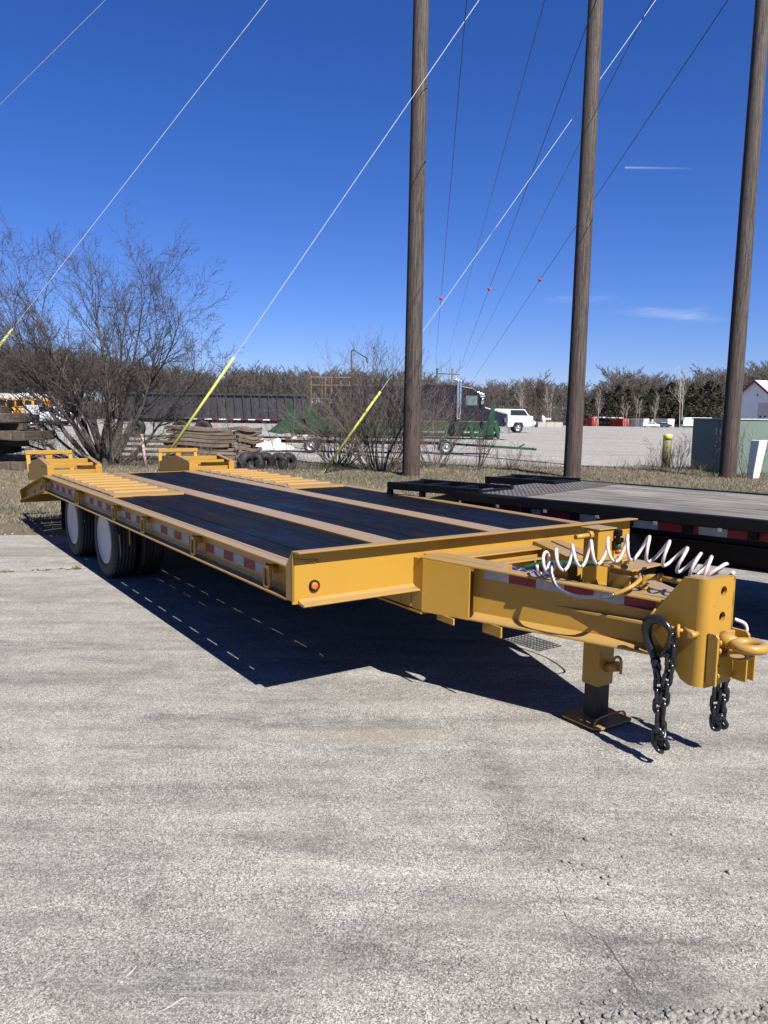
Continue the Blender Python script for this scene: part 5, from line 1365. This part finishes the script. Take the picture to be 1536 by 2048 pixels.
# far yard: containers, blocks, wrecks
def container(px0, px1, D, mat, lab, name='shipping_container', rz=.0, dark=None, Lc=6.1, Hc=2.45, Wc=2.4, group='containers at the wood edge', dep=None):
    P = at(px0, 850, D); t = thing(name, (P.x, D, zfar(D)), rz, lab, 'container', group)
    b = MB(); b.box((0, 0, .1), (Wc, Lc, Hc)); b.build('box', mat, t)
    n = 12
    for k in range(n):
        b = MB(); b.box((-.04, .2 + k * Lc / n, .25), (0, .2 + (k + .5) * Lc / n, Hc - .15)); b.build('corrugation', mat, t)
    for k in range(2):
        b = MB(); b.box((.06 + k * Wc / 2, -.05, .2), (Wc / 2 - .04 + k * Wc / 2, 0, Hc - .08)); d_ = b.build('door', mat, t)
        for q in (.35, .8):
            b = MB(); b.tube([(q * Wc / 2 + k * Wc / 2, -.09, .25), (q * Wc / 2 + k * Wc / 2, -.09, Hc - .15)], .035, 5); b.build('lock_rod', WHITEP if q == .8 else mat, d_)
    return t
GREYC = simple('white_container_paint', (.55, .52, .47), .6, 0, .15, 1)
container(1184, 1202, 232, REDP, 'left red shipping container under the white canopy', rz=.55)
container(1245, 1262, 232, REDP, 'right red shipping container at the canopy end', rz=.45)
container(1286, 1303, 230, GREYC, 'cream shipping container right of the red ones', rz=.5)
container(1335, 1361, 226, GREYC, 'cream shipping container behind the wrecks', rz=.35)
container(1303, 1313, 238, WHITEP, 'small white box unit behind the cream container', rz=.3, Lc=3, Hc=2.2, Wc=1.9)
a = at(1178, 839, 236); c = at(1246, 839, 236)
t = thing('canopy_roof', (a.x, 236, zfar(236)), 0, 'long white canopy roof spanning the two red containers', 'canopy')
b = MB(); b.hexa([(0, 0, 2.45), (c.x - a.x, 0, 2.45), (c.x - a.x, 6, 2.75), (0, 6, 2.75), (0, 0, 2.62), (c.x - a.x, 0, 2.62), (c.x - a.x, 6, 3.4), (0, 6, 3.4)]); b.build('roof', WHITEP, t)
for k in range(4):
    b = MB(); b.box((.3 + k * 3.2, 5.6, 0), (.5 + k * 3.2, 5.8, 2.9)); b.build('post', DARKM, t)
b = MB(); b.box((.2, 5.9, 0), (c.x - a.x - .2, 6, 2.7)); b.build('back_wall', DARKM, t)
# rounded white trailer
P = at(1366, 850, 190); t = thing('cargo_trailer', (P.x, 190, zfar(190)), 0, 'white rounded cargo trailer left of the cabinet', 'trailer')
b = MB(); extr(b, [(0, .5), (.05, 1.7), (.5, 2.4), (1.2, 2.6), (7, 2.6), (7, .5)], 0, 2.2); b.build('body', WHITEP, t, .05)
b = MB(); b.box((-.012, .2, .9), (0.03, 2., 1.9)); b.build('window', GLASS, t)
for x in (3.5, 4.4): plain_wheel(t, (x, .1, .35), (0, -1, 0), .35, .2, .22, DARKM)
for i, (px, D, col, lab) in enumerate(((1298, 205, WHITEP, 'white wrecked car with open bonnet before the cream container'), (1322, 208, simple('dark_blue_paint', (.03, .04, .07), .3), 'dark wrecked car piled beside the white one'), (1312, 212, simple('faded_red_paint', (.25, .05, .04), .5), 'reddish wreck in the middle of the wrecked cars'))):
    P = at(px + 22, 850, D)
    car(P.x, D, 0, 'wrecked_car', lab, 'car', 4.4, 1.4, 1.7, col, [(0, .3), (0, .75), (-.9, .95), (-1.5, 1.4), (-3.0, 1.4), (-3.7, .95), (-4.4, .85), (-4.4, .3)], [(-1.1, .98), (-1.6, 1.33), (-2.9, 1.33), (-3.4, .98)], [-.8, -3.5], .32, 'wrecked cars')
for i, (px0, lab) in enumerate(((1076, 'left block of the three grey concrete bins'), (1093, 'middle block of the three grey concrete bins'), (1109, 'right block of the three grey concrete bins'))):
    D = 150.; P = at(px0, 850, D); b = MB(); w = 1.58
    b.box((0, 0, 0), (w, .25, 1.0)); b.box((0, .25, 0), (.2, 2, 1.0)); b.box((w - .2, .25, 0), (w, 2, 1.0)); o = b.build('concrete_block', GREYB); o.location = (P.x, D, zfar(D)); tag(o, lab, 'concrete bin', 'concrete bins')
for i, (px, lab) in enumerate(((1069, 'white machine standing left of the concrete bins'), (1087, 'small white pump on the left concrete bin'))):
    D = 152.; P = at(px, 846, D); b = MB(); b.lathe([(.3, 0), (.42, .4), (.36, .8), (.15, 1.05), (.02, 1.1)], lambda x, y, h: (x, y, h), 10); b.box((.2, -.2, .5), (1.4, .2, .75)); b.tube([(-.3, 0, .2), (-.3, 0, 1.1), (-.1, 0, 1.3)], .06, 6)
    o = b.build('white_pump', WHITEP); o.location = (P.x, D, zfar(D) + (0 if i == 0 else 1.0)); tag(o, lab, 'machine')
# white metal building at right
WALLM = NT('white_metal_siding'); zx = WALLM.n.new('ShaderNodeSeparateXYZ'); WALLM.l.new(WALLM.tc.outputs['Object'], zx.inputs[0])
WALLM.set('Base Color', WALLM.ramp(WALLM.noise(.6, 4), [(.3, (.55, .57, .60)), (.7, (.62, .64, .66))])); WALLM.set('Roughness', .6)
WALLM.bump(WALLM.math('SINE', WALLM.math('MULTIPLY', zx.outputs[0], 22)), .4, .02); WALLM = WALLM.mat
D = 84.; Pa = at(1513, 762, D); hz = Pa.z; ez = 2.9; hw_ = 3.5
BG = thing('metal_building', (Pa.x, D, 0), math.radians(-64), 'white metal building with red trim and roll-up door at the right edge', 'building')
b = MB(); extr(b, [(-hw_, 0), (hw_, 0), (hw_, ez), (0, hz), (-hw_, ez)], 0, 18); b.build('wall', WALLM, BG)
ROOFM = simple('white_roof_metal', (.55, .53, .50), .45, .2, .08, 1)
RTRIM = simple('red_trim', (.13, .025, .03), .5)
for s in (1, -1):
    sl_ = (hz - ez) / hw_; xe = hw_ + .3; zl = hz - sl_ * xe
    b = MB(); b.hexa([(0, -.3, hz + .03), (s * xe, -.3, zl + .03), (s * xe, 18.3, zl + .03), (0, 18.3, hz + .03), (0, -.3, hz + .10), (s * xe, -.3, zl + .10), (s * xe, 18.3, zl + .10), (0, 18.3, hz + .10)]); rf = b.build('roof', ROOFM, BG)
    for k in range(18):
        y = .5 + k * 1.0; b = MB(); b.beam((0, y, hz + .12), (s * xe, y, zl + .12), .06, .05); b.build('roof_rib', ROOFM, rf)
    b = MB(); b.beam((0, -.33, hz), (s * xe, -.33, zl), .06, .22); b.build('red_trim', RTRIM, BG)
b = MB(); b.box((.45, -.03, 0), (3.0, .0, 3.15)); dr = b.build('garage_door', simple('grey_door', (.42, .41, .40), .6), BG)
for k in range(6):
    b = MB(); b.box((.45, -.045, .35 + k * .48), (3.0, -.03, .37 + k * .48)); b.build('door_joint', GREYB, dr)
for k in range(4):
    b = MB(); b.box((.7 + k * .55, -.045, 1.62), (.95 + k * .55, -.03, 1.80)); b.build('door_window', GLASS, dr)
b = MB(); b.box((.2, -.06, 3.9), (.32, 0, 4.1)); b.build('wall_light', DARKM, BG)
# green utility cabinet
cn = gnd(1466, 950); ca = cn + Vector((-.43, .903, 0)) * 1.5; cn.z = ca.z = 0
lf = (cn - ca); lfl = lf.length; lf.normalize(); pr_ = Vector((-lf.y, lf.x, 0)); 
if pr_.x < 0: pr_ = -pr_
UC = thing('utility_cabinet', ca, math.atan2(lf.y, lf.x), 'large green utility cabinet with double doors behind the right pole', 'utility cabinet')
inv = Matrix.Rotation(-math.atan2(lf.y, lf.x), 4, 'Z')
sgn = 1 if (inv @ pr_).y > 0 else -1
Wc = 3.0; HCb = at(1381, 838, ca.y).z
b = MB(); b.box((0, 0, -.05), (lfl, sgn * Wc, HCb)); b.build('cabinet_body', CABG, UC, .01)
b = MB(); b.box((-.03, -sgn * .03, HCb), (lfl + .03, sgn * (Wc + .03), HCb + .035)); b.build('lid', simple('pale_green_lid', (.30, .38, .33), .5), UC)
b = MB(); b.box((.06, -sgn * .012, .05), (lfl * .62 - .006, 0, HCb - .05)); b.build('door', CABG, UC, .004)
b = MB(); b.box((lfl * .62 + .006, -sgn * .012, .05), (lfl - .04, 0, HCb - .05)); b.build('door', CABG, UC, .004)
for q in (-.07, .07):
    b = MB(); b.box((lfl * .62 + q - .03, -sgn * .02, HCb - .42), (lfl * .62 + q + .03, -sgn * .0125, HCb - .24)); b.build('sticker', simple('grey_sticker', (.45, .45, .45), .6), UC)
# bollard
bp_ = gnd(1331, 934); tp_ = at(1336, 868, bp_.y)
t = thing('bollard', bp_, 0, 'leaning olive bollard with faded yellow top beside the cabinet', 'bollard')
ax_ = (tp_ - bp_)
b = MB(); b.tube([(0, 0, -.1), ax_ * .82], .135, 18); b.build('shaft', simple('olive_paint', (.12, .12, .035), .6, 0, .3, 6), t)
b = MB(); b.tube([ax_ * .82, ax_ * .97, ax_], [.137, .137, .11], 18); b.build('yellow_cap', BOLL, t)
# white leaning marker
bp_ = gnd(1505, 957); tp_ = at(1519, 880, bp_.y - .1); ax_ = tp_ - bp_
t = thing('marker_post', bp_, .5, 'white leaning hollow marker post right of the right pole', 'marker post')
ax_ = Matrix.Rotation(-.5, 3, 'Z') @ ax_
def sq(c, w): return [Vector(c) + Vector((x * w, y * w * .8, 0)) for x, y in ((-1, -1), (1, -1), (1, 1), (-1, 1))]
WP = simple('white_plastic', (.60, .68, .64), .45, 0, .06, 4)
b = MB(); b.hexa(sq(ax_ * .12, .13) + sq(ax_, .16)); b.build('shell', WP, t, .02)
b = MB(); b.hexa(sq((0, 0, -.1), .115) + sq(ax_ * .12, .125)); b.build('foot', WHITEP, t, .01)
b = MB(); b.hexa(sq(ax_ * .995, .10) + sq(ax_ * 1.004, .10)); b.build('opening', DARKM, t)

# ------------------------------------------------------------------ loose stones, debris and cracks on the pad
def stones(name, pts, lab, smin, smax, mat=GRAVEL, seed=3):
    r = np.random.default_rng(seed); V = []; Fa = []; ico = [(0, 0, 1), (.89, 0, .45), (.28, .85, .45), (-.72, .53, .45), (-.72, -.53, .45), (.28, -.85, .45), (.72, .53, -.45), (-.28, .85, -.45), (-.89, 0, -.45), (-.28, -.85, -.45), (.72, -.53, -.45), (0, 0, -1)]
    fi = [(0,1,2),(0,2,3),(0,3,4),(0,4,5),(0,5,1),(1,6,2),(2,7,3),(3,8,4),(4,9,5),(5,10,1),(6,7,2),(7,8,3),(8,9,4),(9,10,5),(10,6,1),(11,7,6),(11,8,7),(11,9,8),(11,10,9),(11,6,10)]
    ico = np.array(ico)
    for (x, y) in pts:
        s_ = smin + (smax - smin) * r.random() ** 2; sc = s_ * r.uniform(.6, 1.2, 3) * np.array([1, 1, .7]); a = r.uniform(0, 6.3)
        v = ico * r.uniform(.8, 1.2, (12, 1)) * sc; c_, s2 = math.cos(a), math.sin(a)
        v = np.stack([v[:, 0] * c_ - v[:, 1] * s2 + x, v[:, 0] * s2 + v[:, 1] * c_ + y, v[:, 2] + sc[2] * .55], 1)
        o_ = len(V); V += v.tolist(); Fa += [(a_ + o_, b_ + o_, c2 + o_) for a_, b_, c2 in fi]
    o = soup(name, V, Fa, mat); tag(o, lab, 'gravel', kind='stuff'); return o
r = np.random.default_rng(9)
pts = []
for _ in range(900):      # bottom right corner
    px = 1536 - abs(r.normal(0, 190)) + 40; py = 2060 - abs(r.normal(0, 9)) * (1 + (px - 1100) / 400)
    g = gnd(px, py); pts.append((g.x, g.y))
stones('gravel', pts, 'loose gravel in the bottom right corner of the pad', .004, .014)
pts = []
for cx, cy, n_, sx_, sy_ in ((1200, 1740, 22, 45, 25), (1120, 1730, 4, 20, 10), (290, 1908, 5, 10, 4), (1050, 2020, 4, 50, 6), (1240, 1985, 12, 40, 30), (1450, 1760, 14, 90, 50), (1060, 1500, 3, 70, 10)):
    for _ in range(n_): g = gnd(r.normal(cx, sx_), min(2045, r.normal(cy, sy_))); pts.append((g.x, g.y))
stones('pebbles', pts, 'scattered pebbles on the concrete pad in front of the trailer', .005, .014, seed=5)
pts = []
for _ in range(420):
    g = gnd(r.uniform(-50, 1600), 1110 + 930 * r.random() ** .7); pts.append((g.x, g.y))
stones('grit', pts, 'fine grit strewn over the whole concrete pad', .0018, .0062, simple('grit_stone', (.30, .28, .25), .9, 0, .6, 60), seed=6)
pts = []
for _ in range(160):
    x = r.uniform(-9, 0); pts.append((x, edge_y(x) + r.normal(-.05, .10)))
stones('edge_gravel', pts, 'pale gravel along the left edge of the pad where grass begins', .006, .022, simple('pale_stone', (.42, .40, .36), .9, 0, .3, 30), seed=7)
CRK = simple('crack_dirt', (.06, .054, .047), .95, 0, .4, 30)
def crack(pxs, w, seed, nm='pavement_crack'):
    r = random.Random(seed); pts = [gnd(*p) for p in pxs]; dense = []
    for a, c in zip(pts[:-1], pts[1:]):
        n = max(2, int((c - a).length / .02))
        for i in range(n): dense.append(a.lerp(c, i / n))
    V = []; Fa = []; off = 0; dr = 0
    for i, p in enumerate(dense):
        t = (dense[min(i + 1, len(dense) - 1)] - dense[max(i - 1, 0)]).normalized(); nrm = Vector((-t.y, t.x, 0)); dr = dr * .97 + r.gauss(0, .0012); off = off * .96 + dr * .5 + r.gauss(0, .0025)
        ww = w * max(0, r.gauss(.35, .5)) * (1 if math.sin(i * .11 + seed) > -.5 else .15) * min(1, i / 8, (len(dense) - i) / 8) + .0002; c = p + nrm * off
        V += [(c.x - nrm.x * ww, c.y - nrm.y * ww, .0012), (c.x + nrm.x * ww, c.y + nrm.y * ww, .0012)]
    for i in range(len(dense) - 1): Fa.append((2*i, 2*i+1, 2*i+3, 2*i+2))
    struct(soup(nm, V, Fa, CRK))
crack([(1290, 2010), (1262, 1960), (1215, 1885), (1145, 1840), (1125, 1778), (1110, 1760)], .0026, 1)
crack([(1030, 1690), (1000, 1610), (965, 1555), (900, 1480), (838, 1412)], .0012, 2)
crack([(560, 1800), (562, 1740), (545, 1700)], .001, 3)
crack([(1225, 1920), (1218, 1935), (1280, 2000)], .001, 4)
SCR = simple('scrape_chalk', (.52, .51, .48), .9, 0, .2, 60)
_c = CRK; CRK = SCR
crack([(312, 1759), (355, 1748)], .003, 11, 'scrape_mark'); crack([(215, 1985), (285, 1925)], .006, 12, 'scrape_mark'); crack([(240, 1673), (268, 1668)], .003, 13, 'scrape_mark'); crack([(290, 2040), (385, 1985)], .005, 14, 'scrape_mark')
CRK = _c
# dirt and tufts in the joint
gj = [gnd(px, 1148 - px * .048) for px in (0, 12, 90, 110, 150, 158)]
pts = []
for px, wj, n_ in ((5, 18, 60), (100, 14, 45), (150, 14, 60), (60, 60, 30), (-40, 30, 60)):
    for _ in range(n_):
        q = r.normal(px, wj); g = gnd(q, 1146 - q * .045 + abs(r.normal(0, 1.5)) * -1); pts.append((g.x, g.y))
stones('joint_dirt', pts, 'dark dirt clods lying in the pad joint at the left edge', .003, .012, CRK, seed=8)
n_ = 90; V = []
for i in range(n_):
    px = r.choice([152, 156, 150, 8, 14]) + r.normal(0, 3); g = gnd(px, 1146 - px * .045); a = r.uniform(0, 6.3); h = r.uniform(.02, .09); l = r.uniform(.2, .8) * h; V += [(g.x - .0015, g.y, 0), (g.x + .0015, g.y, 0), (g.x + l * math.cos(a), g.y + l * math.sin(a), h)]
o = soup('joint_weeds', V, np.arange(len(V)).reshape(-1, 3), DRYG); tag(o, 'dry weed tufts growing from the pad joint near the tyres', 'weeds', kind='stuff')
